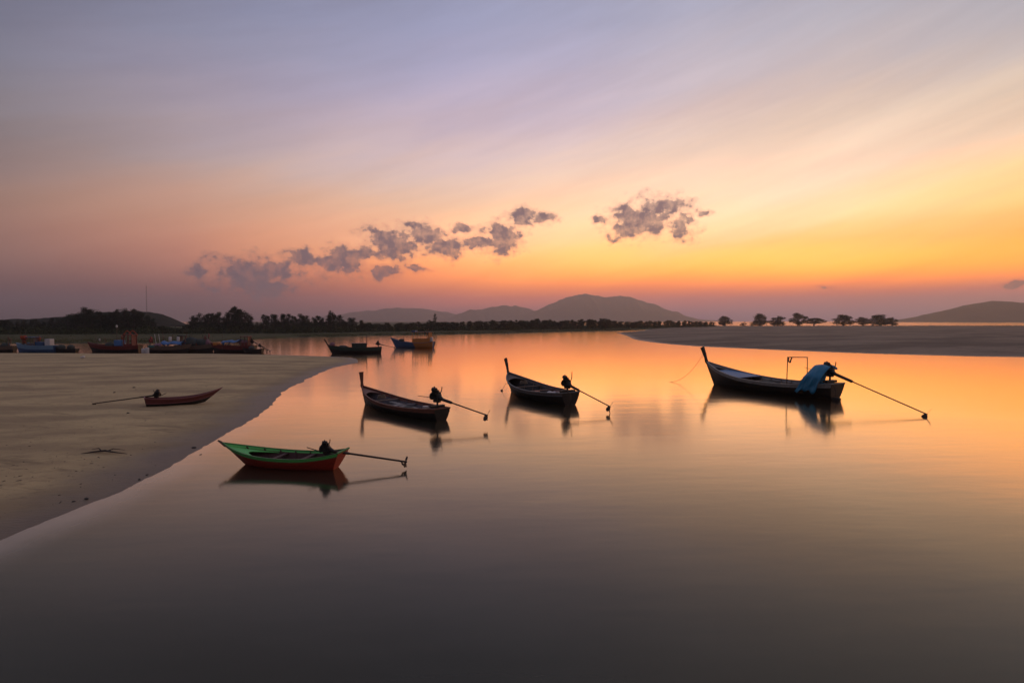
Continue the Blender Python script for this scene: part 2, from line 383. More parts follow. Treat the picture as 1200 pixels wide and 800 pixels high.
# ------------------------------------------------------------------ sandbar across the channel
bar_near = [(722,389.6),(733,393),(748,398.5),(800,404.5),(900,409.5),(1000,413.5),(1100,416.5),(1200,418.3)]
bar_edge = smooth_poly([tuple(at(*p).xy) for p in bar_near] + [(112, 83), (170, 80), (300, 76)], 5)
bar_poly = bar_edge + [(520, 70), (700, 570), (330, 575), (190, 560), (140, 540), (112, 470), (92, 400), (80, 340), (64, 295)]
def bar_height(X, Y):
    d = sdf(bar_poly, X, Y)
    z = np.where(d > 0, 1.0*(1-np.exp(-d/22.0)), d*.05)
    z = z + .40*fbm(X*.03+9, Y*.05)*np.clip(d/15, 0, 1) + .30*fbm(X*.12, Y*.35, 3)*np.clip(d/6, 0, 1)
    return z, d
def zbar(x, y): return float(bar_height(np.array([[float(x)]]), np.array([[float(y)]]))[0][0, 0])
xs2 = np.concatenate([np.arange(28, 140, .9), np.arange(140, 712, 4.0)]); ys2 = np.concatenate([np.arange(62, 180, .9), np.arange(180, 580, 4.0)])
X2, Y2 = np.meshgrid(xs2, ys2); Z2, D2 = bar_height(X2, Y2)
M_BAR = sand_material('sandbar_mud', (.26, .200, .150), (.115, .088, .068), (.095, .074, .058), (0.0, .2), .05)
bar = grid_mesh('sandbar', xs2, ys2, Z2, M_BAR, D2 > -6); tag(bar, kind='structure')

# ------------------------------------------------------------------ far bank under the trees
bank_px = [(-700,402.5),(-300,402.5),(-80,402.2),(0,402),(60,402.6),(130,402),(190,402),(235,401),(275,399),(310,397),(340,395.4),(390,394.6),(440,393.2),(500,392.2),(560,391),(610,390),(650,389),(690,388),(725,387.2),(760,386.2),(800,385.2),(832,384.4)]
bank_line = smooth_poly([tuple(at(*p).xy) for p in bank_px], 5)
rows = [(-8, -.5), (0, 0.0), (2.5, .22), (7, .45), (20, .62), (45, .75), (110, .8), (220, .8)]
bv = []; bf = []; nb = len(bank_line)
for i, (x, y) in enumerate(bank_line):
    jj = 1.6*float(fbm(np.array(x*.12), np.array(3.1)))*4
    for (o, z) in rows: bv.append((x, y+o+(jj if o < 60 else 0), z+(.25*float(fbm(np.array(x*.08), np.array(o*.2))) if z > .1 else 0)))
    bv.append((x*(1 if x > 60 else 6.0), y+(260 if x > 60 else 3300), .8))
nr = len(rows)+1
for i in range(nb-1):
    for k in range(nr-1): bf.append((i*nr+k, (i+1)*nr+k, (i+1)*nr+k+1, i*nr+k+1))
mb = MB(); mb.add(bv, bf)
M_BANK = mat('bank_grass_soil', (.075, .076, .034), .95, .5, .12, spec=.1, wear=(.05, .043, .03), wear_amt=.5)
bank = mb.build('far_bank', M_BANK, None, True); tag(bank, kind='structure')
def bank_y(x):
    return float(np.interp(x, [p[0] for p in bank_line], [p[1] for p in bank_line]))

# ------------------------------------------------------------------ water
mw = bpy.data.materials.new('calm_estuary_water'); mw.use_nodes = True; T = mw.node_tree; b = T.nodes['Principled BSDF']
att = T.nodes.new('ShaderNodeAttribute'); att.attribute_name = 'depth'
geo = T.nodes.new('ShaderNodeNewGeometry')
mx = T.nodes.new('ShaderNodeMix'); mx.data_type = 'RGBA'; mx.inputs[6].default_value = (.30, .25, .215, 1); mx.inputs[7].default_value = (.021, .024, .016, 1)
mrn = T.nodes.new('ShaderNodeMapRange'); mrn.inputs['From Max'].default_value = .55; mrn.interpolation_type = 'SMOOTHSTEP'
nsh = T.nodes.new('ShaderNodeTexNoise'); nsh.inputs['Scale'].default_value = .35; nsh.inputs['Detail'].default_value = 4; T.links.new(geo.outputs['Position'], nsh.inputs['Vector'])
ma = T.nodes.new('ShaderNodeMath'); ma.operation = 'MULTIPLY_ADD'; T.links.new(nsh.outputs[0], ma.inputs[0]); ma.inputs[1].default_value = .5; T.links.new(att.outputs['Fac'], ma.inputs[2])
ms = T.nodes.new('ShaderNodeMath'); ms.operation = 'SUBTRACT'; T.links.new(ma.outputs[0], ms.inputs[0]); ms.inputs[1].default_value = .25
T.links.new(ms.outputs[0], mrn.inputs['Value']); T.links.new(mrn.outputs[0], mx.inputs[0])
hs = None
for (sc_, sx, sy, rot, wgt) in ((.5, .35, 1.0, 6, 1.0), (2.2, .3, 1.0, -4, .16), (.11, .4, 1.0, 10, 1.6), (7.0, .22, 1.0, 3, .035)):
    mp = T.nodes.new('ShaderNodeMapping'); mp.vector_type = 'TEXTURE'; mp.inputs['Scale'].default_value = (1/sx, 1/sy, 1); mp.inputs['Rotation'].default_value = (0, 0, R(rot)); T.links.new(geo.outputs['Position'], mp.inputs[0])
    n = T.nodes.new('ShaderNodeTexNoise'); n.inputs['Scale'].default_value = sc_; n.inputs['Detail'].default_value = 3; T.links.new(mp.outputs[0], n.inputs['Vector'])
    q = T.nodes.new('ShaderNodeMath'); q.operation = 'MULTIPLY_ADD'; T.links.new(n.outputs[0], q.inputs[0]); q.inputs[1].default_value = wgt
    if hs is not None: T.links.new(hs, q.inputs[2])
    else: q.inputs[2].default_value = 0
    hs = q.outputs[0]
bp = T.nodes.new('ShaderNodeBump'); bp.inputs['Strength'].default_value = 1.0; bp.inputs['Distance'].default_value = .010
T.links.new(hs, bp.inputs['Height'])
fr_ = T.nodes.new('ShaderNodeFresnel'); fr_.inputs['IOR'].default_value = 1.333; T.links.new(bp.outputs[0], fr_.inputs['Normal'])
f1 = T.nodes.new('ShaderNodeMath'); f1.operation = 'MULTIPLY_ADD'; T.links.new(fr_.outputs[0], f1.inputs[0]); f1.inputs[1].default_value = 2.2; f1.inputs[2].default_value = 1.18
f3 = T.nodes.new('ShaderNodeMath'); f3.operation = 'MULTIPLY'; f3.use_clamp = True; T.links.new(fr_.outputs[0], f3.inputs[0]); T.links.new(f1.outputs[0], f3.inputs[1])
gl = T.nodes.new('ShaderNodeBsdfGlossy'); gl.inputs['Color'].default_value = (1, .87, .70, 1); gl.inputs['Roughness'].default_value = .115; T.links.new(bp.outputs[0], gl.inputs['Normal'])
df = T.nodes.new('ShaderNodeBsdfDiffuse'); T.links.new(mx.outputs[2], df.inputs['Color'])
ms_ = T.nodes.new('ShaderNodeMixShader'); T.links.new(f3.outputs[0], ms_.inputs[0]); T.links.new(df.outputs[0], ms_.inputs[1]); T.links.new(gl.outputs[0], ms_.inputs[2])
T.nodes.remove(b); T.links.new(ms_.outputs[0], [n for n in T.nodes if n.type == 'OUTPUT_MATERIAL'][0].inputs['Surface'])
wx = np.arange(-48, 40.01, .5); wy = np.arange(2, 98.01, .5)
WX, WY = np.meshgrid(wx, wy)
water = grid_mesh('water', wx, wy, np.zeros_like(WX), mw)
me = water.data
dd = np.clip(-sdf(beach_poly, WX, WY)/3.2, 0, 1).reshape(-1)
FAR = 6200.0
ov = [(-FAR, -FAR, 0), (FAR, -FAR, 0), (FAR, FAR, 0), (-FAR, FAR, 0), (-48, 2, 0), (40, 2, 0), (40, 98, 0), (-48, 98, 0)]
V = [tuple(v.co) for v in me.vertices]; F = [tuple(p.vertices) for p in me.polygons]; k = len(V)
V += ov; F += [(k, k+1, k+5, k+4), (k+1, k+2, k+6, k+5), (k+2, k+3, k+7, k+6), (k+3, k, k+4, k+7)]
me.clear_geometry(); me.from_pydata(V, [], F); me.update(); me.polygons.foreach_set('use_smooth', [True]*len(me.polygons))
a = me.attributes.new('depth', 'FLOAT', 'POINT'); a.data.foreach_set('value', list(dd)+[1.0]*8)
tag(water, kind='structure')

# ------------------------------------------------------------------ mountains
def ridge(name, px_pts, dist, depth, m, seed, rough=.03, canopy=30.0, freq=.012):
    P = [far(px, py, dist) for px, py in px_pts]
    X = np.array([p.x for p in P]); Zp = np.array([max(p.z, 0) for p in P])
    n = 220; gx = np.linspace(X[0], X[-1], n); prof = np.interp(gx, X, Zp)
    kern = np.exp(-.5*(np.arange(-3, 4)/1.5)**2); kern /= kern.sum(); prof = np.convolve(np.pad(prof, 3, 'edge'), kern, 'valid')
    span = X[-1]-X[0]; rg = fbm(gx/span*26+seed, gx*0+seed, 4); prof = prof*(1+rough*rg)+0
    v = np.linspace(-1, 1, 41); Z = np.zeros((41, n)); XX, VV = np.meshgrid(gx, v)
    fall = np.exp(-(VV*1.9)**2*1.3)-.01
    spur = fbm(XX/span*22+seed*3+VV*1.6, VV*2.2+seed, 5)
    Z = prof[None, :]*np.clip(fall*(1+spur*1.1*np.abs(VV)**.5), -.2, 1.0)-2
    Yv = dist+v*depth
    Z = Z+canopy*fbm(XX*freq, Yv[:, None]*freq+XX*0, 4)*np.clip(Z/20, 0, 1)
    return tag(grid_mesh(name, gx, Yv, Z, m), kind='structure')
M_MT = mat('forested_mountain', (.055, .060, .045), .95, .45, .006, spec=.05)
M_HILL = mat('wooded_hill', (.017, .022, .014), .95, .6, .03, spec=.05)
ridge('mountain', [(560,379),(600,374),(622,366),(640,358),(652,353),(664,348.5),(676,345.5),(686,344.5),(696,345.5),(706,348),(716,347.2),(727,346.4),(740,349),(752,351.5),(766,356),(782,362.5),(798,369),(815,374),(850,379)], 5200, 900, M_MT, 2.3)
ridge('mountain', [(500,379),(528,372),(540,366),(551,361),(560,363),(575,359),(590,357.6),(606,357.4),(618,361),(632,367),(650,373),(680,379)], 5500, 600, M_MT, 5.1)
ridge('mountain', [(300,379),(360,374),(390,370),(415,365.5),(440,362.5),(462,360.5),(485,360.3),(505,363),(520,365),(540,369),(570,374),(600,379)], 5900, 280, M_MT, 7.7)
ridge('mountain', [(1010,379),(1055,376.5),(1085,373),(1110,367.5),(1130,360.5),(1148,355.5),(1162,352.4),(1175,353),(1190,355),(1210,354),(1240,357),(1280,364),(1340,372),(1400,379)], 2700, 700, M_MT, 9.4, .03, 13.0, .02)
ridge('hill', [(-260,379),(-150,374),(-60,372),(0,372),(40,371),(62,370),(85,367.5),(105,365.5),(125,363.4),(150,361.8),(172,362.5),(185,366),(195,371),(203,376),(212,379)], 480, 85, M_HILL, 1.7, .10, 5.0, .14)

# ------------------------------------------------------------------ haze: evening air over the whole place
hz = MB(); hz.box((0, 0, (HAZE_TOP-2)/2), (13400, 13400, HAZE_TOP+2))
hm = bpy.data.materials.new('evening_haze'); hm.use_nodes = True; HT = hm.node_tree; HT.nodes.clear()
ho = HT.nodes.new('ShaderNodeOutputMaterial'); hv = HT.nodes.new('ShaderNodeVolumePrincipled')
hv.inputs['Color'].default_value = (.96, .93, .98, 1); hv.inputs['Density'].default_value = SIGMA; hv.inputs['Anisotropy'].default_value = 0.70
HT.links.new(hv.outputs[0], ho.inputs['Volume'])
haze = hz.build('haze', hm); tag(haze, 'thin mauve evening haze over the estuary', 'haze', kind='stuff')

# ------------------------------------------------------------------ boats
class Hull:
    def __init__(s, L, over, B, hs, hm, hb, draft, ws=.6, rake=.15, floor=.12, full=2.2, kr=.6, tm=.4):
        s.L, s.over, s.B, s.hs, s.hm, s.hb, s.dr, s.ws, s.rake, s.fl, s.full, s.kr, s.tm = L, over, B, hs, hm, hb, draft, ws, rake, floor, full, kr, tm
    def half(s, t):
        if t < s.tm: w = s.ws+(1-s.ws)*math.sin(PI/2*t/s.tm)
        else: w = max(0, 1-((t-s.tm)/(1-s.tm))**s.full)
        return max(.018, s.B/2*w)
    def zs(s, t):
        q = .38
        return s.hm+(s.hs-s.hm)*((q-t)/q)**2 if t < q else s.hm+(s.hb-s.hm)*((t-q)/(1-q))**2.3
    def zk(s, t): return -s.dr + (s.dr*s.kr*((t-.6)/.4)**2 if t > .6 else 0)
    def p(s, t, j, inset=0., side=1):
        h = .45*(1-math.cos(j*PI/2))+.55*j**1.25
        zk, zs_ = s.zk(t)+inset*.8, s.zs(t)
        z = zk+(zs_-zk)*h
        x = (t*s.L)*(1-h)+(-s.rake+t*(s.L+s.over+s.rake))*h
        b = max(.004, s.half(t)-inset)
        y = b*(.62*math.sin(j*PI/2)**.8+.38*j)
        return Vector((x, y*side, z))
    def width_at(s, t, z, inset=0.):
        lo, hi = 0., 1.
        for _ in range(18):
            m = (lo+hi)/2
            if s.p(t, m, inset).z < z: lo = m
            else: hi = m
        q = s.p(t, lo, inset); return q.x, q.y
def shell(h, t0, t1, j0, j1, side, th=.035, nt=34, nj=8, i0=0.0):
    mb = MB(); V = []; F = []
    for lay in (i0, i0+th):
        for a in range(nt+1):
            for c in range(nj+1): V.append(h.p(t0+(t1-t0)*a/nt, j0+(j1-j0)*c/nj, lay, side))
    n = nj+1; o = (nt+1)*n
    for a in range(nt):
        for c in range(nj):
            q = (a*n+c, (a+1)*n+c, (a+1)*n+c+1, a*n+c+1)
            F.append(q if side < 0 else q[::-1]); q2 = tuple(i+o for i in q); F.append(q2[::-1] if side < 0 else q2)
    for a in range(nt):
        for c in (0, nj): F.append((a*n+c, (a+1)*n+c, (a+1)*n+c+o, a*n+c+o))
    for c in range(nj):
        for a in (0, nt): F.append((a*n+c, a*n+c+1, a*n+c+1+o, a*n+c+o))
    return mb.add(V, F)
def build_hull(root, h, m_low, m_up, m_in, m_rail, m_transom, split=.72, planks=5, rail=.045, ribs=9, rib_mat=None, thwarts=(), m_floor=None):
    for sd in (1, -1):
        a = shell(h, 0, 1, 0, split, sd).build('hull_side', m_low, root, 'auto')
        for q in range(3):
            j0 = split*(.34+.22*q); shell(h, .003, .995, j0+.008, j0+split*.22-.012, sd, .02, 30, 3, -.011-.004*q).build('hull_plank', m_low, a, 'auto')
        shell(h, .002, .998, .02, split-.002, sd, .012, 34, 6, .036).build('inner_lining', m_in, a, 'auto')
        u = shell(h, 0, 1, split, 1, sd, .038, 34, 4, -.004).build('sheer_strake', m_up, root, 'auto')
        g = MB(); pts = [h.p(t/40, 1, .012, sd)+Vector((0, 0, .012)) for t in range(41)]
        g.sweep(pts, [(rail*1.5, rail)]*41, (0, 1, 0)).build('gunwale', m_rail, root)
        rb = MB(); pts = [h.p(t/40, split, -.012, sd) for t in range(41)]
        rb.sweep(pts, [(.025, .035)]*41, (0, 1, 0)).build('rub_rail', m_rail, u)
    tr = MB(); ring = [h.p(0, j/8, 0, 1) for j in range(8, -1, -1)]+[h.p(0, j/8, 0, -1) for j in range(1, 9)]
    n = len(ring); tr.add([v+Vector((-.012, 0, 0)) for v in ring]+[v+Vector((.04, 0, 0)) for v in ring], [tuple(range(n)), tuple(range(2*n-1, n-1, -1))]+[(i, (i+1) % n, n+(i+1) % n, n+i) for i in range(n)])
    trn = tr.build('transom', m_transom, root)
    cap = MB(); a, c = h.p(0, 1, 0, 1), h.p(0, 1, 0, -1); cap.box(((a.x+.012), 0, a.z+.02), (.075, (a.y-c.y)+.05, .05)).build('transom_cap', m_rail, trn)
    t1 = .90
    for k in range(planks):
        V = []; F = []; N = 22
        for i in range(N+1):
            t = .012+(t1-.012)*i/N; x, w = h.width_at(t, h.fl, .05); w = max(.02, w)
            gap = min(.006, w*.05); y0 = -w+2*w*k/planks+gap; y1 = -w+2*w*(k+1)/planks-gap
            dz = .003*((k*7) % 3)
            V += [(x, y0, h.fl+dz), (x, y1, h.fl+dz), (x, y1, h.fl+dz-.022), (x, y0, h.fl+dz-.022)]
        F = [(i*4+q, i*4+(q+1) % 4, i*4+4+(q+1) % 4, i*4+4+q) for i in range(N) for q in range(4)]+[(3, 2, 1, 0), (N*4, N*4+1, N*4+2, N*4+3)]
        MB().add(V, F).build('floorboard', m_floor or m_in, root)
    for r in range(ribs):
        t = .09+.76*r/max(1, ribs-1)
        for sd in (1, -1):
            pts = [h.p(t, .35+.63*q/6, .062, sd) for q in range(7)]
            MB().sweep(pts, [(.045, .03)]*7, (1, 0, 0)).build('rib', rib_mat or m_in, root)
    for (t, z, wid, mm) in thwarts:
        x, w = h.width_at(t, z, .05); MB().box((x, 0, z), (wid, 2*w-.01, .035), bev=.008).build('thwart', mm, root)
def foredeck(root, h, t0, z_off, m, name='foredeck', concave=.06, n=14):
    V = []; F = []; mm = 8
    for i in range(n+1):
        for k in range(mm+1):
            s_ = -1+2*k/mm; tt = t0-concave*(1-s_*s_)*-1 if False else t0+concave*(1-s_*s_)
            t = tt+(.985-tt)*i/n
            x, w = h.width_at(t, h.zs(t)-z_off, .03); V.append((x, s_*max(w, .004), h.zs(t)-z_off+.02*(1-s_*s_)))
    o = len(V); V += [(v[0], v[1], v[2]-.025) for v in V]; q = mm+1
    for i in range(n):
        for k in range(mm):
            f = (i*q+k, (i+1)*q+k, (i+1)*q+k+1, i*q+k+1); F += [f[::-1], tuple(z+o for z in f)]
    for k in range(mm): F.append((k, k+1, k+1+o, k+o))
    return MB().add(V, F).build(name, m, root)
def stem_post(root, h, up, lean, m, w=.11, d=.16, flare=1.5, tip_mat=None):
    b = h.p(1, 1); base = h.p(1, .45)
    pts = [Vector((h.p(1, j).x+.02, 0, h.p(1, j).z)) for j in (.12, .35, .55, .75, .92, 1.0)]
    sz = [(.05, .07), (.06, .08), (.07, .09), (.08, .11), (.09, .13), (w, d)]
    for i in range(1, 9):
        t = i/8; pts.append(Vector((b.x+.02+lean*(t+.25*math.sin(t*PI)*-.3), 0, b.z+up*t))); q = 1+(flare-1)*max(0, (t-.35)/.65)**1.4-.22*math.sin(min(1, t/.5)*PI)*.5
        sz.append((w*q*.85, d*q))
    return MB().sweep(pts, sz, (0, 1, 0)).build('stem_post', m, root, 'auto')

M_BLACK = mat('greasy_black_iron', (.018, .017, .016), .5, .4, 9, .3, wear=(.07, .035, .018), wear_amt=.42)
M_STEEL = mat('rusty_shaft_steel', (.055, .042, .034), .55, .4, 12, .5, wear=(.10, .045, .02), wear_amt=.5)
M_ROPE = mat('old_rope', (.16, .12, .08), .95, .3, 40)
def engine(root, loc, yaw, shaft, drop, size=1.0, m=M_BLACK, tiller=1.0, skeg=.35, style=0, tiller_rise=.12):
    """a pivoting car engine with a long propeller shaft; local -X points aft along the shaft"""
    k = size; mb = MB()
    mb.box((.08*k, 0, .22*k), (.46*k, .30*k, .26*k), bev=.03*k).box((.10*k, 0, .40*k), (.40*k, .20*k, .14*k), bev=.03*k)
    mb.box((.06*k, .03*k, .50*k), (.30*k, .15*k, .08*k), bev=.02*k)
    for i in range(5): mb.box(((-.06+i*.075)*k, 0, .30*k), (.014*k, .36*k, .20*k))
    mb.tube([(-.15*k, 0, .18*k), (-.34*k, 0, .11*k)], [.13*k, .07*k], 10)
    mb.box((.02*k, 0, .03*k), (.34*k, .20*k, .14*k), bev=.02*k).tube([(0, 0, -.30*k), (0, 0, .05*k)], .045*k, 10)
    e = mb.build('engine', m, root, 'auto'); e.location = loc; e.rotation_euler = (0, 0, yaw)
    MB().tube([(.32*k, 0, .22*k), (.355*k, 0, .22*k)], .17*k, 18).tube([(.355*k, 0, .22*k), (.40*k, 0, .22*k)], .07*k, 12).build('flywheel', M_STEEL, e, 'auto')
    MB().tube([(-.02*k, .10*k, .55*k), (.20*k, .10*k, .56*k)], .10*k, 12).tube([(.09*k, .10*k, .64*k), (.09*k, .10*k, .70*k)], .03*k, 8).build('fuel_tank', m, e, 'auto')
    MB().tube([(.05*k, -.16*k, .36*k), (.0, -.24*k, .40*k), (-.05*k, -.25*k, .55*k), (-.06*k, -.25*k, (.66+.18*style)*k)], .022*k, 8).build('exhaust_pipe', M_STEEL, e, 'auto')
    MB().tube([(.20*k, 0, .10*k), (.5*k, .03, .16*k), (tiller*.75, .04, .16*k+tiller_rise*.5), (tiller, .05, .16*k+tiller_rise)], [.02, .019, .017, .016], 8).build('tiller', M_STEEL, e, 'auto')
    a = Vector((-.30*k, 0, .12*k)); b2 = Vector((-shaft, 0, -drop)); d = b2-a
    MB().tube([a, a+d*.10, a+d*.22, a+d*.23, a+d*.97, b2], [.075*k, .07*k, .066*k, .038, .034, .034], 10).build('drive_shaft', M_STEEL, e, 'auto')
    n = d.normalized(); c = b2+n*.05; u = Vector((0, 1, 0)); w = n.cross(u).normalized(); pr = MB()
    pr.tube([b2-n*.03, b2+n*.10], [.04, .03], 8)
    for s in (0, 1):
        a0 = PI*s+.95; r_ = (u*math.cos(a0)+w*math.sin(a0)); s_ = n.cross(r_); V = []; 
        for i in range(7):
            t = i/6; half = .095*math.sin(PI*(.12+.80*t))**.8*size; tw = s_*math.cos(.7)+n*math.sin(.7)
            for q in (-1, 1):
                for l in (-1, 1): V.append(c+r_*(.03+.25*t*size)+tw*half*q+n*.006*l)
        pr.add(V, [(i*4+x, i*4+y, i*4+4+y, i*4+4+x) for i in range(6) for x, y in ((0, 1), (1, 3), (3, 2), (2, 0))]+[(24, 25, 27, 26)])
    pr.build('propeller', M_STEEL, e, 'auto')
    f = b2-n*.12
    MB().sweep([f, f+Vector((-.05, 0, -.12)), f+Vector((-.16, 0, -.26*skeg/.35)), f+Vector((-.20, 0, -skeg))], [(.014, .05), (.014, .07), (.014, .06), (.014, .03)], (0, 1, 0)).build('skeg', M_STEEL, e)
    return e

def boat_frame(stern, bow):
    d = bow-stern; return math.atan2(d.y, d.x), d.length
def local(root_loc, rz, p):
    d = Vector(p)-Vector(root_loc); c, s = math.cos(-rz), math.sin(-rz); return Vector((d.x*c-d.y*s, d.x*s+d.y*c, d.z))

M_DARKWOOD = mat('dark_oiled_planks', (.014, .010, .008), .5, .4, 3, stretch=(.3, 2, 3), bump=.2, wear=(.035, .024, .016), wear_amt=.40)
M_OLDWOOD = mat('weathered_wood', (.15, .10, .07), .8, .35, 4, stretch=(.4, 3, 3), bump=.3, wear=(.06, .045, .035), wear_amt=.46)
M_BROWN = mat('red_brown_paint', (.17, .052, .026), .6, .35, 3, stretch=(.4, 2, 3), wear=(.05, .032, .024), wear_amt=.48)
M_GREY = mat('grey_paint_boards', (.17, .165, .165), .65, .3, 4, stretch=(.4, 2, 3), wear=(.07, .058, .05), wear_amt=.48)
M_BLUEGREY = mat('faded_blue_boards', (.10, .085, .095), .65, .35, 3, stretch=(.4, 2, 3), wear=(.06, .055, .055), wear_amt=.46)

M_WHITE_EARLY = mat('dull_white_plastic', (.50, .46, .44), .6, .2, 3)
M_NET_EARLY = mat('coiled_net', (.06, .065, .06), .95, .5, 14, bump=.8, bscale=40)
def heap_early(name, parent, c, r_, seed): return MB().blob(c, r_, 14, 9, .16, seed).blob((c[0]+r_[0]*.6, c[1], c[2]-r_[2]*.1), (r_[0]*.7, r_[1]*.8, r_[2]*.8), 12, 8, .18, seed+1).build(name, M_NET_EARLY, parent, True)
def coil(parent, c, rad, m=None, turns=4):
    pts = [(c[0]+math.cos(t*.7)*rad*(1-.08*(t/9)), c[1]+math.sin(t*.7)*rad*(1-.08*(t/9)), c[2]+.012*t/2+.02*math.sin(t*2.1)) for t in range(9*turns)]
    return MB().tube(pts, .022, 5).build('rope_coil', m or M_ROPE, parent, True)

# ---- the small red and green skiff
def skiff_red_green():
    st_, bw = at(391, 548.5), at(288, 544.0); rz, L = boat_frame(st_, bw)
    r = empty('wooden_skiff', st_, rz, 'small red skiff with bright green inside and sheer band, lying off the wet sand', 'boat')
    h = Hull(L, .95, 1.5, .66, .43, .80, .16, ws=.6, rake=.40, floor=.07, full=2.9, kr=.9, tm=.38)
    red = mat('red_hull_paint', (.28, .030, .016), .45, .22, 2.5, stretch=(.4, 2, 3), wear=(.10, .02, .014), wear_amt=.40)
    org = mat('orange_red_paint', (.50, .075, .030), .45, .2, 3, wear=(.22, .04, .02), wear_amt=.38)
    grn = mat('bright_green_paint', (.095, .47, .095), .5, .2, 3, stretch=(.4, 2, 3), wear=(.06, .19, .05), wear_amt=.36)
    drk = mat('dark_red_lining', (.055, .014, .011), .7, .3, 3, stretch=(.4, 2, 3))
    rail = mat('green_rail_paint', (.05, .20, .045), .55, .25, 4, wear=(.09, .10, .05), wear_amt=.4)
    build_hull(r, h, red, grn, drk, rail, org, .91, 4, .035, 7, drk, ((.30, .36, .16, drk), (.55, .34, .16, drk)))
    foredeck(r, h, .60, .10, grn, concave=.20)
    MB().sweep([h.p(1, .9)+Vector((.0, 0, 0)), h.p(1, 1)+Vector((.10, 0, .05)), h.p(1, 1)+Vector((.20, 0, .09))], [(.07, .08), (.06, .07), (.03, .05)], (0, 1, 0)).build('stem_head', M_OLDWOOD, r)
    pl = local(st_, rz, at(474, 549, 0)); pl.z = .27
    base = Vector((.22, .05, .56)); d = base-pl
    engine(r, base, math.atan2(d.y, d.x), math.hypot(d.x, d.y), base.z-pl.z, .75, tiller=.75, skeg=.22)
    return r
skiff_red_green()

# ---- the skiff drawn up on the sand
def skiff_on_sand():
    a, c = at(172, 472, .45), at(240, 467.5, .45); rz, L = boat_frame(a, c)
    z = min(zbeach(a.x, a.y), zbeach(c.x, c.y))
    r = empty('wooden_skiff', (a.x, a.y, z+.13), rz, 'narrow maroon skiff drawn up alone on the dry sand, stern motor trailing its shaft', 'boat')
    h = Hull(L, 1.05, 1.0, .48, .36, .86, .15, ws=.7, rake=.12, floor=.02, full=2.0, kr=.9)
    mar = mat('maroon_paint', (.11, .022, .024), .5, .3, 3, stretch=(.4, 2, 3), wear=(.05, .02, .02), wear_amt=.42)
    low = mat('black_tar_bottom', (.018, .016, .016), .6, .4, 4)
    pink = mat('faded_rose_paint', (.24, .085, .085), .6, .25, 4, wear=(.12, .05, .05), wear_amt=.4)
    build_hull(r, h, low, mar, M_BROWN, pink, low, .62, 3, .03, 6, M_BROWN, ((.32, .26, .14, M_BROWN), (.6, .27, .14, M_BROWN)))
    foredeck(r, h, .78, .10, pink, concave=.06)
    pl = local((a.x, a.y, z+.13), rz, at(110, 471.5, .45)); pl.z = .10
    base = Vector((.50, 0, .50)); d = base-pl
    engine(r, base, math.atan2(d.y, d.x), math.hypot(d.x, d.y), base.z-pl.z, .70, tiller=.6, skeg=.14)
skiff_on_sand()

# ---- three long-tail boats with raised stem posts
def longtail_brown():
    st_, bw = at(517, 492.5), at(429, 473.5); rz, L = boat_frame(st_, bw)
    r = empty('longtail_boat', st_, rz, 'brown long-tail boat with faded blue boards inside and thick upright stem post', 'boat')
    h = Hull(L, .5, 2.15, .66, .52, 1.18, .28, ws=.5, rake=.10, floor=.16, full=3.0)
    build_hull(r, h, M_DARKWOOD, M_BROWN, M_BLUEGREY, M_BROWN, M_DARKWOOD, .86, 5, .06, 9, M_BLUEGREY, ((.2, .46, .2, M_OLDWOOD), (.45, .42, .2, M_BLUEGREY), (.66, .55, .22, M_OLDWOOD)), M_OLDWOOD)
    foredeck(r, h, .84, .10, mat('rose_brown_boards', (.26, .14, .11), .7, .3, 4, stretch=(.4, 3, 3)), concave=.05)
    MB().box((L*.42, .1, .40), (2.2, .5, .03), euler(0, 0, .03), bev=.006).build('loose_board', M_GREY, r)
    MB().box((L*.60, -.2, .42), (1.6, .32, .03), euler(0, 0, -.05), bev=.006).build('loose_board', M_GREY, r)
    stem_post(r, h, .92, .10, M_BROWN, .14, .22, 1.45)
    coil(r, (L*.74, .1, .62), .28); MB().tube([(L*.25, -.4, .2), (L*.25, -.4, .52)], [.14, .18], 12).build('bucket', M_WHITE_EARLY, r, 'auto'); heap_early('net_heap', r, (L*.32, .35, .34), (.5, .35, .2), 61)
    pl = local(st_, rz, at(570, 499.5, 0)); pl.z = .60
    base = Vector((.35, 0, 1.02)); d = base-pl
    engine(r, base, math.atan2(d.y, d.x), math.hypot(d.x, d.y), base.z-pl.z, 1.2, tiller=1.45, skeg=.3, tiller_rise=.02)
    MB().box((.35, 0, .76), (.22, .9, .12), bev=.02).build('engine_bed', M_DARKWOOD, r)
longtail_brown()

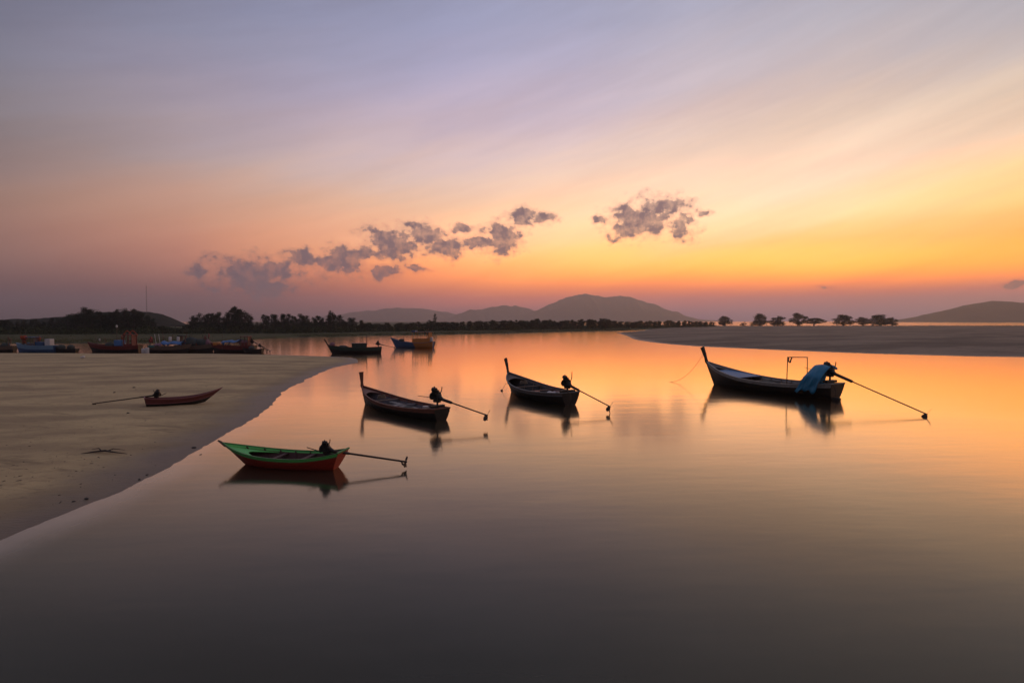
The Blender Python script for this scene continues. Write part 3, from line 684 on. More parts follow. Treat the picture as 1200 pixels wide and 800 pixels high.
def longtail_grey():
    st_, bw = at(668, 474.5), at(600, 459.5); rz, L = boat_frame(st_, bw)
    r = empty('longtail_boat', st_, rz, 'dark grey long-tail boat with leaning stem post and pale cloth in its stern', 'boat')
    h = Hull(L, .6, 2.8, .82, .68, 1.50, .30, ws=.5, rake=.08, floor=.22, full=3.2)
    grey = mat('slate_grey_paint', (.105, .075, .065), .55, .35, 3, stretch=(.4, 2, 3), wear=(.05, .04, .035), wear_amt=.45)
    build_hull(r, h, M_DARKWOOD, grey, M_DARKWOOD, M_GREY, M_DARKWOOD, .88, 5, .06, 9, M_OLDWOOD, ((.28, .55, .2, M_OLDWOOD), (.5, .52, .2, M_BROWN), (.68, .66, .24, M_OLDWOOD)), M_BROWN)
    foredeck(r, h, .84, .10, grey, concave=.05)
    stem_post(r, h, 1.05, .42, M_DARKWOOD, .13, .22, 1.35)
    coil(r, (L*.76, .05, .86), .3); MB().tube([(L*.42, .5, .26), (L*.42, .5, .6)], [.15, .19], 12).build('bucket', mat('red_bucket', (.22, .03, .025), .5, .2, 5), r, 'auto')
    # folded cloth, white with a red stripe, lying over a thwart
    cl = MB(); V = []; N = 12
    for i in range(N+1):
        for k in range(N+1):
            u, v = i/N, k/N; V.append((1.3+u*1.25, -.62+v*1.15, .62+.05*math.sin(u*9+v*3)+.04*math.sin(v*11)-.22*max(0, u-.75)-.2*max(0, abs(v-.5)-.35)))
    F = [(i*(N+1)+k, (i+1)*(N+1)+k, (i+1)*(N+1)+k+1, i*(N+1)+k+1) for i in range(N) for k in range(N)]
    o = len(V); V += [(x, y, z-.02) for x, y, z in V]; F += [tuple(q+o for q in f[::-1]) for f in F]
    cm = mat('pale_cloth', (.62, .56, .56), .9, .15, 6); clo = cl.add(V, F).build('folded_cloth', cm, None, True); clo.parent = r
    MB().box((1.9, -.38, .70), (1.2, .16, .03), euler(.1, .04, .08), bev=.01).build('cloth_stripe', mat('dark_red_cloth', (.20, .02, .03), .9, .2, 6), clo)
    pl = local(st_, rz, at(714, 484, 0)); pl.z = .42
    base = Vector((.30, 0, 1.10)); d = base-pl
    e = engine(r, base, math.atan2(d.y, d.x), math.hypot(d.x, d.y), base.z-pl.z, 1.25, tiller=.55, skeg=.5, style=1)
    MB().box((.3, 0, .88), (.26, 1.1, .16), bev=.02).build('engine_bed', M_DARKWOOD, r)
    MB().tube([(.0, .25, 1.0), (-.45, .3, .8), (-.55, .3, .4), (-.35, .28, -.05)], .03, 8).build('rudder_hoop', M_STEEL, r, 'auto')
    b = h.p(1, .6); MB().tube([(b.x, 0, b.z), (b.x+.5, .12, .6), (b.x+.95, .25, -.02)], .012, 6).build('bow_line', M_ROPE, r)
    MB().blob((b.x+.93, .24, .02), (.10, .10, .09), 8, 6, .1).build('mooring_float', M_BLACK, r, True)
longtail_grey()

def longtail_large():
    st_, bw = at(978, 467.5), at(838, 450.5); rz, L = boat_frame(st_, bw)
    r = empty('longtail_boat', st_, rz, 'largest long-tail boat, high dark stem post, pipe frame and blue tarp draped over its engine', 'boat')
    h = Hull(L, .95, 3.3, 1.10, .84, 1.95, .34, ws=.5, rake=.22, floor=.30, full=2.8, tm=.36)
    band = mat('worn_white_band', (.30, .275, .25), .65, .3, 4, stretch=(.4, 2, 3), wear=(.09, .07, .055), wear_amt=.47)
    blue = mat('bright_blue_boards', (.045, .15, .34), .55, .25, 3, stretch=(.4, 2, 3), wear=(.06, .09, .13), wear_amt=.4)
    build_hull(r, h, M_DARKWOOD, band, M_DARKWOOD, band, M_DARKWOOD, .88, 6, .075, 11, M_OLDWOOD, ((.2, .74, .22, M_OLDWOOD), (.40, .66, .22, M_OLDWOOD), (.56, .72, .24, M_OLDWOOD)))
    foredeck(r, h, .88, .16, M_GREY, concave=.04)
    # raised blue deck forward
    V = []; N = 14; t0, t1 = .62, .86
    for i in range(N+1):
        t = t0+(t1-t0)*i/N; z = .98+.34*(i/N); x, w = h.width_at(t, z, .05); V += [(x, -w, z), (x, w, z), (x, w, z-.03), (x, -w, z-.03)]
    F = [(i*4+q, i*4+(q+1) % 4, i*4+4+(q+1) % 4, i*4+4+q) for i in range(N) for q in range(4)]+[(3, 2, 1, 0), (N*4, N*4+1, N*4+2, N*4+3)]
    MB().add(V, F).build('bow_platform', blue, r)
    stem_post(r, h, 1.22, .50, M_DARKWOOD, .16, .26, 1.3)
    # tubular goal-post frame across the boat
    ya, yb = h.width_at(.26, .9, .06)[1], h.width_at(.26, .9, .06)[1]; xf = h.width_at(.26, .9)[0]
    fr = empty('pipe_frame'); fr.parent = r
    pm = mat('rusty_pipe', (.13, .06, .035), .6, .35, 12, .3)
    top = 2.85
    MB().tube([(xf+.25, -ya, .8), (xf+.25, -ya+.02, top-.12)], .032, 8).build('upright', pm, fr, True)
    MB().tube([(xf-.15, yb, .8), (xf-.12, yb-.1, top)], .032, 8).build('upright', pm, fr, True)
    MB().tube([(xf+.25, -ya+.02, top-.12), (xf-.12, yb-.1, top)], .032, 8).build('crossbar', pm, fr, True)
    MB().tube([(xf-.1, yb-.55, top), (xf-.1, yb-.6, top-.12), (xf-.1, yb-.5, top-.2), (xf-.1, yb-.45, top-.38), (xf-.1, yb-.38, top-.4)], .05, 8).build('hanging_hook', M_BLACK, fr, True)
    MB().tube([(xf-.1, yb-.25, top), (xf-.1, yb-.22, top-.2), (xf-.1, yb-.3, top-.36)], .045, 8).build('hanging_hook', M_BLACK, fr, True)
    MB().box((1.75, .1, 1.02), (.85, 1.0, .42), bev=.03).build('wooden_crate', mat('tan_crate', (.20, .13, .07), .8, .3, 5, stretch=(.4, 3, 3)), r)
    MB().tube([(3.6, -.45, .36), (3.6, -.45, .66)], [.15, .19], 12).build('bucket', mat('blue_bucket', (.03, .12, .30), .5, .15, 5), r, 'auto')
    MB().tube([(4.4, .35, .36), (4.4, .35, .70)], [.17, .21], 12).build('bucket', M_WHITE_EARLY, r, 'auto')
    heap_early('net_heap', r, (5.2, .1, .58), (.6, .5, .26), 77)
    MB().tube([(2.5, -.2, .95), (2.3, -.1, 1.14), (2.0, .05, 1.1), (2.2, .25, 1.2), (2.6, .15, 1.02)], .05, 8).build('rope_coil', M_ROPE, r, True)
    pl = local(st_, rz, at(1085, 488, 0)); pl.z = .16
    base = Vector((.30, .1, 1.62)); d = base-pl; yaw = math.atan2(d.y, d.x)
    e = engine(r, base, yaw, math.hypot(d.x, d.y), base.z-pl.z, 1.5, tiller=2.6, skeg=.16, tiller_rise=.15)
    MB().box((.30, .1, 1.24), (.34, 1.2, .16), bev=.02).build('engine_bed', M_DARKWOOD, r)
    # tarp over the engine, hanging down the near side
    tp = MB(); prof = [(-.05, .62), (-.02, .74), (.02, .84), (.12, .92), (.35, .88), (.62, .66), (.80, .25), (.92, -.25), (1.0, -.75), (1.02, -1.12)]
    nA = len(prof); nB = 16; V = []
    for i, (a_, z_) in enumerate(prof):
        for k in range(nB+1):
            v = k/nB; fold = .05*math.sin(k*1.55+i*.5)+.03*math.sin(k*3.3)+.22*mnoise.noise(Vector((i*.4, k*.25, 1.7)))
            hang = max(0, (i-5)/4)
            x = base.x+(a_*.75)+fold*.6+hang*.35*(v-.3); y = .42-1.0*v*(1-.20*hang)-hang*.18+fold*.3
            z = base.z+z_*.80-.30*max(0, v-.55)**1.2*(1 if i < 6 else .5)+fold*.5
            V.append((x, y-.12, z))
    # near drape over the side
    F = [(i*(nB+1)+k, (i+1)*(nB+1)+k, (i+1)*(nB+1)+k+1, i*(nB+1)+k+1) for i in range(nA-1) for k in range(nB)]
    tm_ = mat('blue_tarpaulin', (.010, .165, .29), .5, .25, 5, bump=.3, bscale=9)
    sgn = -1
    t_o = tp.add(V, F).build('tarpaulin', tm_, r, True)
    d2 = MB(); V = []; nA2, nB2 = 12, 12
    for i in range(nA2+1):
        for k in range(nB2+1):
            u, v = i/nA2, k/nB2
            fold = .09*math.sin(v*9+u*4)+.07*math.sin(v*21-u*5)+.30*(mnoise.noise(Vector((u*2.3, v*2.6, 4.1))))
            V.append((base.x-.30+v*(1.15+.35*u)+.55*u*u, (.50+.98*min(1, u/.42)**.8+abs(fold)*.6), base.z+.70-1.75*u+.10*math.sin(v*PI)*(1-u)-.45*abs(v-.42)**1.3*u-.10*math.sin(v*17)*u*u))
    F = [(i*(nB2+1)+k, (i+1)*(nB2+1)+k, (i+1)*(nB2+1)+k+1, i*(nB2+1)+k+1) for i in range(nA2) for k in range(nB2)]
    d2.add(V, F).build('tarpaulin_drape', tm_, t_o, True)
    for ob in [t_o]+list(t_o.children):
        sm = ob.modifiers.new('thick', 'SOLIDIFY'); sm.thickness = .015
    # gear hanging at the stern, mooring line at the bow
    MB().tube([(-.25, .55, .95), (-.42, .62, .7), (-.45, .62, .3)], .02, 6).box((-.50, .62, .10), (.5, .34, .24), bev=.05).build('stern_float', M_BLACK, r)
    MB().tube([(-.20, .80, 1.0), (-.75, .88, .86)], .022, 6).build('rudder_arm', M_STEEL, r, True)
    b = h.p(1, 1); E = local(st_, rz, at(783, 447.5, 0)); P = []
    for i in range(15):
        t = i/14; q = Vector((b.x+.3, 0, b.z+.75)).lerp(E, t); q.z = (b.z+.75)*(1-t)**2.1-.01; P.append(q)
    MB().tube(P, .013, 6).build('mooring_line', M_ROPE, r)
longtail_large()

# ---- boats moored farther up the channel
def cabin(root, x0, x1, w, z0, z1, m_wall, m_roof, m_post, walls=.45, bays=3, name='cabin'):
    c = empty(name); c.parent = root
    MB().box(((x0+x1)/2, 0, z1+.05), (x1-x0+.35, w+.3, .09), bev=.02).build('roof', m_roof, c)
    for i in range(bays+1):
        for s in (-1, 1): MB().box((x0+(x1-x0)*i/bays, s*w/2, (z0+z1)/2), (.09, .09, z1-z0)).build('post', m_post, c)
    for s in (-1, 1): MB().box(((x0+x1)/2, s*w/2, z0+(z1-z0)*walls/2), (x1-x0-.1, .04, (z1-z0)*walls)).build('side_panel', m_wall, c)
    MB().box((x0+.05, 0, (z0+z1)/2), (.04, w-.1, z1-z0-.02)).build('end_panel', m_wall, c)
    return c
def mooring_boat(loc, rz, L, label, m_low, m_up, m_in, B=2.0, hs=.95, hm=.75, hb=1.5, over=.8, post=None, m_rail=None, group='boats moored along the back of the beach', split=.7):
    r = empty('fishing_boat', loc, rz, label, 'boat', group)
    h = Hull(L, over, B, hs, hm, hb, .3, ws=.7, rake=.2, floor=.22, full=2.2)
    build_hull(r, h, m_low, m_up, m_in, m_rail or m_up, m_low, split, 3, .07, 4, None, ((.4, .6, .25, M_OLDWOOD), (.65, .6, .25, M_OLDWOOD)))
    foredeck(r, h, .80, .10, m_in, concave=.05)
    if post: stem_post(r, h, post[0], post[1], M_DARKWOOD, .13, .2, 1.3)
    return r, h
M_BLUE = mat('sea_blue_paint', (.035, .085, .19), .55, .3, 2, stretch=(.4, 2, 3), wear=(.05, .05, .06), wear_amt=.42)
M_SKY = mat('pale_blue_paint', (.16, .28, .40), .55, .25, 2, stretch=(.4, 2, 3), wear=(.10, .11, .12), wear_amt=.42)
M_REDP = mat('deep_red_paint', (.15, .022, .016), .55, .3, 2, stretch=(.4, 2, 3), wear=(.05, .02, .015), wear_amt=.42)
M_ORANGE = mat('ochre_orange_paint', (.46, .16, .025), .55, .25, 2, wear=(.16, .06, .02), wear_amt=.40)
M_WHITE = mat('dull_white_paint', (.52, .48, .46), .6, .2, 3, wear=(.25, .2, .17), wear_amt=.38)
M_TEAL = mat('teal_paint', (.035, .14, .13), .55, .25, 2, stretch=(.4, 2, 3), wear=(.04, .06, .05), wear_amt=.4)
M_NET = mat('bundled_net', (.055, .065, .06), .95, .5, 14, bump=.8, bscale=40)
M_TARPB = mat('sky_blue_tarp', (.05, .15, .36), .5, .25, 2, bump=.3, bscale=6)
M_MAUVE = mat('faded_mauve_cloth', (.22, .11, .14), .8, .3, 3)
M_FLAG = mat('orange_flag_cloth', (.42, .075, .028), .75, .3, 4)
M_BUOY = mat('white_float', (.65, .60, .56), .5, .12, 4)
def tarp(root, x0, x1, w, z, sag, m, name='tarpaulin', seed=0, z2=None):
    rg = random.Random(seed); V = []; n, k = 14, 8; z2 = z if z2 is None else z2
    for i in range(n+1):
        for j in range(k+1):
            u, v = i/n, -1+2*j/k; V.append((x0+(x1-x0)*u, v*w/2, z+(z2-z)*u-sag*v*v+.06*math.sin(u*9+seed)+rg.uniform(-.03, .03)-.10*abs(math.sin(u*PI*2))))
    F = [(i*(k+1)+j, (i+1)*(k+1)+j, (i+1)*(k+1)+j+1, i*(k+1)+j+1) for i in range(n) for j in range(k)]
    o = MB().add(V, F).build(name, m, root, True); sm = o.modifiers.new('thick', 'SOLIDIFY'); sm.thickness = .02; return o
def heap(name, m, parent, c, r, seed=0): return MB().blob(c, r, 14, 9, .16, seed).blob((c[0]+r[0]*.6, c[1], c[2]-r[2]*.1), (r[0]*.7, r[1]*.8, r[2]*.8), 12, 8, .18, seed+1).build(name, m, parent, True)
def flags(loc, n, label, seed, h=2.0, m=M_FLAG):
    """net marker poles with cloth flags stood together"""
    rg = random.Random(seed); r = empty('marker_flag_bundle', loc, rg.uniform(0, 3), label, 'flags', 'net marker flags stood in the moored boats')
    for i in range(n):
        a = rg.uniform(0, 6.28); tl = rg.uniform(.05, .22); hh = h*rg.uniform(.5, 1.12); tx, ty = math.cos(a)*tl*hh, math.sin(a)*tl*hh
        p = MB().tube([(tx*.1, ty*.1, 0), (tx, ty, hh)], .022, 6).build('pole', M_OLDWOOD, r)
        V = []; N = 6
        for u in range(N+1):
            for v in range(4): V.append((tx*(.95-.2*v/3)+.30*u/N, ty*(.95-.2*v/3)+.08*math.sin(u*1.2+i), hh*(.98-.085*v)-.22*(u/N)**1.5))
        F = [(u*4+v, u*4+4+v, u*4+5+v, u*4+1+v) for u in range(N) for v in range(3)]
        f = MB().add(V, F).build('flag', m, p, True); sm = f.modifiers.new('t', 'SOLIDIFY'); sm.thickness = .012
    MB().blob((0, 0, .12), (.2, .2, .16), 10, 7).build('float', M_BUOY, r, True)
    return r
def wx_at(px, y): return (px-600)/FPX*y

DY = 101.0
# boat with the pale blue hull, flags and a white cabin box
r1, h1 = mooring_boat((wx_at(64, DY), DY, 0), PI-.03, 6.6, 'pale blue fishing boat with white wheel box, moored behind the sand', M_BLUE, M_SKY, M_BLUEGREY, 1.9, .9, .85, 1.25, .5)
MB().box((1.0, 0, 1.3), (.95, 1.0, 1.0), bev=.04).build('wheel_box', M_WHITE, r1)
MB().box((2.6, 0, 1.15), (1.4, 1.1, .5), bev=.04).build('fish_box', M_BLUE, r1)
MB().box((4.0, 0, 1.0), (.8, 1.0, .4), bev=.04).build('fish_box', M_TEAL, r1)
flags((wx_at(27, DY), DY-.1, .75), 13, 'thick cluster of orange marker flags standing in the pale blue fishing boat', 4, 2.1)
flags((wx_at(43, DY), DY+.1, .75), 8, 'sparser orange marker flags beside the white wheel box', 9, 2.0)
# boat cut by the frame edge
r0, h0 = mooring_boat((wx_at(15, DY+1), DY+1.2, 0), PI+.02, 6.0, 'weathered brown fishing boat with bare poles, half out of view', M_DARKWOOD, M_OLDWOOD, M_OLDWOOD, 1.8, .8, .7, 1.3)
for i, (x, zt) in enumerate(((.8, 2.2), (1.8, 1.8), (2.6, 2.3))): MB().tube([(x, .2*(-1)**i, .3), (x+.1, .25*(-1)**i, zt)], .04, 6).build('pole', M_OLDWOOD, r0)
heap('net_heap', M_NET, r0, (1.6, 0, .85), (.7, .5, .35), 3)
# low dark boat with tyres of net
r2, h2 = mooring_boat((wx_at(88, DY), DY+.2, 0), PI, 3.6, 'low black boat loaded with two dark net heaps, next to the pale blue boat', M_DARKWOOD, M_DARKWOOD, M_DARKWOOD, 1.5, .55, .5, .75, .3)
heap('net_heap', M_NET, r2, (.9, 0, .85), (.55, .5, .42), 5); heap('net_heap', M_NET, r2, (2.7, 0, .8), (.65, .55, .5), 6)
# red hulled boat with canopy frame
r3, h3 = mooring_boat((wx_at(163, DY), DY, 0), PI+.02, 8.2, 'dark red fishing boat with red canopy frame and blue tank, bow low over the sand', M_DARKWOOD, M_REDP, M_BROWN, 2.1, .95, .8, 1.35, .9)
cabin(r3, .9, 2.3, 1.4, .8, 2.35, M_REDP, M_REDP, M_REDP, .2, 2, 'canopy')
gr = empty('gable'); gr.parent = r3
MB().sweep([(.7, -.75, 2.3), (1.6, -.75, 3.0), (2.5, -.75, 2.3)], [(.07, .09)]*3, (0, 1, 0)).build('gable_bar', M_FLAG, gr); MB().sweep([(.7, .75, 2.3), (1.6, .75, 3.0), (2.5, .75, 2.3)], [(.07, .09)]*3, (0, 1, 0)).build('gable_bar', M_FLAG, gr)
MB().box((3.4, 0, 1.25), (1.4, 1.2, .8), bev=.06).build('water_tank', M_TARPB, r3)
MB().tube([(3.9, 0, .7), (3.9, 0, 3.7)], .05, 8).build('mast', M_OLDWOOD, r3); MB().blob((3.9, 0, 3.55), (.16, .16, .2), 10, 7).build('mast_light_blob', M_BUOY, r3, True)  # unlit white blob added in place of the small light on this mast
heap('net_heap', M_NET, r3, (5.1, 0, .95), (.7, .6, .4), 11)
for i, x in enumerate((5.9, 6.6, 7.2)): MB().tube([(x, 0, .7), (x+.15, .1, 1.7+.3*(i % 2))], .035, 6).build('pole', M_OLDWOOD, r3)
MB().blob((6.9, 0, 1.7), (.16, .16, .18), 10, 7).build('float', M_BUOY, r3, True)
# white drums between the boats
for px, dy_, hh, lab in ((167.5, 97.6, .80, 'shorter white drum standing at the water edge beside the red fishing boat'), (172, 97.2, .98, 'taller white drum standing at the water edge beside the teal stern')):
    o = MB().tube([(0, 0, 0), (0, 0, .08), (0, 0, hh-.06), (0, 0, hh)], [.27, .3, .3, .26], 14).build('plastic_drum', M_WHITE, None, 'auto')
    o.location = (wx_at(px, dy_), dy_, -.04); tag(o, lab, 'drum', 'white drums by the moored boats')
flags((wx_at(176, DY), DY-.2, .8), 5, 'red marker flags at the stern of the teal banded boat', 21, 2.0, mat('red_flag_cloth', (.34, .04, .03), .75, .3, 4))
# teal stern boat under a blue tarp
r4, h4 = mooring_boat((wx_at(176.5, DY-1), DY-1, 0), .03, 6.3, 'dark fishing boat with teal stern and bright blue tarp stretched over poles', M_DARKWOOD, M_OLDWOOD, M_DARKWOOD, 1.9, .95, .8, 1.1, .7)
MB().box((.55, 0, .82), (1.1, 1.72, .3), bev=.03).build('stern_band', M_TEAL, r4)
tarp(r4, 2.2, 5.6, 1.9, 1.55, .35, M_TARPB, seed=2)
for x in (2.4, 3.9, 5.4):
    for s in (-1, 1): MB().tube([(x, s*.75, .4), (x, s*.75, 1.2)], .03, 6).build('pole', M_OLDWOOD, r4)
tarp(r4, .9, 2.3, 1.5, 1.25, .25, M_MAUVE, 'mauve_cloth', 5)
for x in (1.0, 1.7): MB().tube([(x, 0, .6), (x-.45, .2, 2.5)], .04, 6).build('raised_pole', M_WHITE, r4)
for i, x in enumerate((3.3, 4.7)): MB().tube([(x, .1, 1.45), (x, .1, 1.55), (x, .1, 2.05), (x, .1, 2.12)], [.2, .24, .24, .15], 12).build('jerry_can', M_WHITE, r4, True)
# net boat
r5, h5 = mooring_boat((wx_at(206, DY+1), DY+1.4, 0), -.03, 6.4, 'net boat heaped high with dark nets beside the blue tarp boat', M_DARKWOOD, M_OLDWOOD, M_DARKWOOD, 1.9, .9, .8, 1.2, .6)
heap('net_heap', M_NET, r5, (2.4, 0, 1.3), (1.3, .8, .7), 15); heap('net_heap', M_NET, r5, (4.3, 0, 1.2), (1.1, .7, .6), 17); heap('cloth_bundle', M_MAUVE, r5, (5.6, 0, 1.2), (.4, .5, .5), 19)
for i, x in enumerate((5.3, 5.9, 6.3)): MB().tube([(x, 0, .7), (x-.5+.3*i, .1, 2.4)], .03, 6).build('pole', M_OLDWOOD, r5)
# long dark boat with orange stern board and blue canopy
r6, h6 = mooring_boat((wx_at(298, DY), DY, 0), PI-.02, 7.2, 'long dark red boat with orange bow board and low blue canopy, motors at its stern', M_DARKWOOD, M_REDP, M_DARKWOOD, 2.0, .9, .8, 1.3, .7)
tarp(r6, 2.4, 5.6, 1.8, 1.75, .25, M_TARPB, 'canopy', 8, 1.6)
for x in (2.6, 4.0, 5.4):
    for s in (-1, 1): MB().tube([(x, s*.75, .4), (x, s*.75, 1.5)], .03, 6).build('pole', M_OLDWOOD, r6)
MB().box((6.7, 0, 1.12), (.95, 1.15, .42), bev=.05).build('bow_board', M_ORANGE, r6)
heap('cloth_bundle', M_MAUVE, r6, (1.7, 0, 1.25), (.8, .6, .4), 23)
engine(r6, (.35, 0, 1.25), .0, 2.6, 1.0, 1.0, tiller=1.0, skeg=.2)
r7, h7 = mooring_boat((wx_at(309, DY-1.4), DY-2.2, 0), PI-.10, 3.2, 'short dark tender with a stern motor, outermost of the moored row', M_DARKWOOD, M_DARKWOOD, M_DARKWOOD, 1.5, .7, .55, .8, .4)
engine(r7, (.3, 0, 1.0), .0, 1.8, .7, .9, tiller=.9, skeg=.2); heap('net_heap', M_NET, r7, (1.8, 0, .8), (.5, .45, .35), 31)

# poles, rigging and awnings that crowd the moored row
rgm = random.Random(77)
for rr_, LL, zz in ((r0, 6.0, .7), (r1, 6.6, .8), (r3, 8.2, .8), (r4, 6.3, .8), (r5, 6.4, .8), (r6, 7.2, .8)):
    for i in range(5):
        x = rgm.uniform(.1, .92)*LL; ln = rgm.uniform(.9, 2.1); tx = rgm.uniform(-.7, .7)
        MB().tube([(x, rgm.uniform(-.5, .5), zz-.3), (x+tx, rgm.uniform(-.5, .5), zz+ln)], [.035, .025], 6).build('pole', rgm.choice((M_OLDWOOD, M_DARKWOOD, M_OLDWOOD, M_REDP)), rr_)
    for i in range(3):
        x = rgm.uniform(.15, .85)*LL; MB().blob((x, -.4, zz+.3), (.22, .2, .2), 10, 7, .08, i).build('float', rgm.choice((M_FLAG, M_BUOY, M_FLAG, M_TARPB)), rr_, True)
    MB().tube([(LL*.12, 0, zz+1.5), (LL*.5, .1, zz+1.15), (LL*.98, 0, zz+.7)], .014, 5).build('rigging_line', M_ROPE, rr_)
cabin(r1, 3.2, 4.6, 1.3, .8, 2.0, M_BLUEGREY, M_BLUE, M_OLDWOOD, .35, 2, 'awning'); cabin(r5, .6, 1.9, 1.3, .8, 2.2, M_OLDWOOD, M_NET, M_OLDWOOD, .3, 2, 'awning'); cabin(r6, .9, 2.1, 1.3, .8, 2.1, M_REDP, M_BROWN, M_OLDWOOD, .4, 2, 'awning')
flags((wx_at(143, DY), DY+.2, .8), 6, 'rust red marker flags stood beside the red canopy frame', 33, 2.4)
flags((wx_at(241, DY+1), DY+1.2, .8), 5, 'pinkish marker flags leaning over the net boat', 35, 2.3, mat('faded_pink_cloth', (.26, .09, .09), .75, .3, 4))
flags((wx_at(10, DY+1), DY+1.1, .7), 4, 'dull brown marker flags on the weathered brown boat', 37, 1.9, mat('brown_flag_cloth', (.14, .06, .035), .75, .3, 4))
for rr_ in (r0, r1, r3, r4, r5, r6): rr_.scale = (1, 1, 1.28)
# canopy long-tail out on the water
a, c = at(446, 413.6), at(390, 414.4); rz, L = boat_frame(a, c)
r8, h8 = mooring_boat(a, rz, L, 'dark green long-tail boat with box shelter and two masts, anchored beyond the sand spit', M_DARKWOOD, mat('dark_green_paint', (.022, .045, .032), .55, .3, 2, stretch=(.4, 2, 3)), M_DARKWOOD, 2.0, 1.05, .95, 1.5, .8, (.95, .55), group='boats anchored beyond the spit', m_rail=M_DARKWOOD)
cabin(r8, L*.30, L*.60, 1.5, .75, 1.65, mat('dark_green_board', (.02, .04, .03), .7, .3, 3), M_DARKWOOD, M_DARKWOOD, .98, 3, 'shelter')
MB().tube([(L*.30, -.3, .3), (L*.29, -.3, 3.1)], [.075, .05], 8).build('mast', mat('red_mast_paint', (.10, .03, .022), .6, .3, 5), r8, True)
MB().tube([(L*.97, 0, .6), (L*.97, 0, 2.4)], .04, 8).build('mast', M_DARKWOOD, r8, True)
MB().tube([(L*.29, -.3, 2.0), (L*.97, 0, 1.75)], .02, 6).build('boom', M_OLDWOOD, r8, True)
MB().tube([(L*.29, -.3, 2.75), (L*.6, -.15, 2.2), (L*.97, 0, 2.3)], .012, 6).build('stay_line', M_ROPE, r8, True)
heap('cloth_bundle', M_MAUVE, r8, (L*1.0, 0, 1.55), (.4, .35, .35), 41); heap('net_heap', M_NET, r8, (L*.78, 0, 1.1), (.8, .6, .3), 42)
engine(r8, (.35, 0, 1.35), .06, 2.7, .45, 1.15, tiller=1.0, skeg=.2)
# blue trawler with the orange deckhouse
a, c = at(507, 407.6), at(464, 407.2); rz, L = boat_frame(a, c)
r9, h9 = mooring_boat(a, rz, L, 'small blue trawler with ochre orange deckhouse and stern, anchored in open water', M_BLUE, M_BLUE, M_BLUEGREY, 2.6, 1.3, 1.0, 2.1, 1.2, group='boats anchored beyond the spit', m_rail=M_BLUE)
shell(h9, -.012, .42, .25, 1.0, 1, .03, 14, 6, -.025).build('stern_quarter', M_ORANGE, r9, 'auto'); shell(h9, -.012, .42, .25, 1.0, -1, .03, 14, 6, -.025).build('stern_quarter', M_ORANGE, r9, 'auto')
cabin(r9, .5, 4.0, 1.9, 1.0, 3.15, M_ORANGE, M_BROWN, M_ORANGE, .42, 3, 'deckhouse')
MB().box((3.85, 0, 3.37), (.7, 1.6, .35), bev=.05).build('roof_box', M_BLUE, r9)
MB().tube([(1.0, 0, 1.0), (.95, 0, 3.9)], .05, 8).build('mast', M_BROWN, r9, True); MB().tube([(.4, .3, 1.0), (.4, .3, 3.5)], .03, 6).build('mast', M_BROWN, r9, True)
MB().tube([(.95, 0, 3.2), (2.4, 0, 3.35)], .03, 6).build('boom', M_BROWN, r9, True)
MB().box((.15, .2, 1.75), (.45, .7, .9), bev=.08).build('white_drum', M_WHITE, r9)
MB().tube([(6.2, 0, 1.0), (6.2, 0, 3.0)], .035, 6).build('bow_mast', M_BROWN, r9, True); heap('net_heap', M_NET, r9, (6.6, 0, 1.55), (.5, .5, .3), 51)
b = h9.p(1, 1); MB().tube([(b.x-.2, 0, b.z), (b.x+.15, 0, b.z+.65)], [.07, .05], 8).build('bow_post', M_DARKWOOD, r9, True)

# ------------------------------------------------------------------ trees
def foliage(name, col):
    m = bpy.data.materials.new(name); m.use_nodes = True; T = m.node_tree; b = T.nodes['Principled BSDF']
    oi = T.nodes.new('ShaderNodeObjectInfo'); g_ = T.nodes.new('ShaderNodeNewGeometry'); n = T.nodes.new('ShaderNodeTexNoise'); n.inputs['Scale'].default_value = .5; n.inputs['Detail'].default_value = 3
    T.links.new(g_.outputs['Position'], n.inputs['Vector'])
    a = T.nodes.new('ShaderNodeMath'); a.operation = 'MULTIPLY_ADD'; T.links.new(oi.outputs['Random'], a.inputs[0]); a.inputs[1].default_value = .5
    a2 = T.nodes.new('ShaderNodeMath'); a2.operation = 'MULTIPLY_ADD'; T.links.new(g_.outputs['Random Per Island'], a2.inputs[0]); a2.inputs[1].default_value = .3
    T.links.new(n.outputs[0], a2.inputs[2]); T.links.new(a2.outputs[0], a.inputs[2])
    mr = T.nodes.new('ShaderNodeMapRange'); mr.inputs[1].default_value = .4; mr.inputs[2].default_value = 1.2; T.links.new(a.outputs[0], mr.inputs[0])
    mx = T.nodes.new('ShaderNodeMix'); mx.data_type = 'RGBA'; mx.inputs[6].default_value = (*[c*.55 for c in col], 1); mx.inputs[7].default_value = (*[c*1.4 for c in col], 1)
    T.links.new(mr.outputs[0], mx.inputs[0]); T.links.new(mx.outputs[2], b.inputs['Base Color']); b.inputs['Roughness'].default_value = .8; b.inputs['Specular IOR Level'].default_value = .15
    return m
M_CAS = foliage('casuarina_needles', (.042, .050, .030)); M_LEAF = foliage('mangrove_leaves', (.042, .052, .026)); M_BUSH = foliage('scrub_leaves', (.050, .060, .024))
M_BARK = mat('dark_bark', (.06, .045, .035), .9, .3, 6)
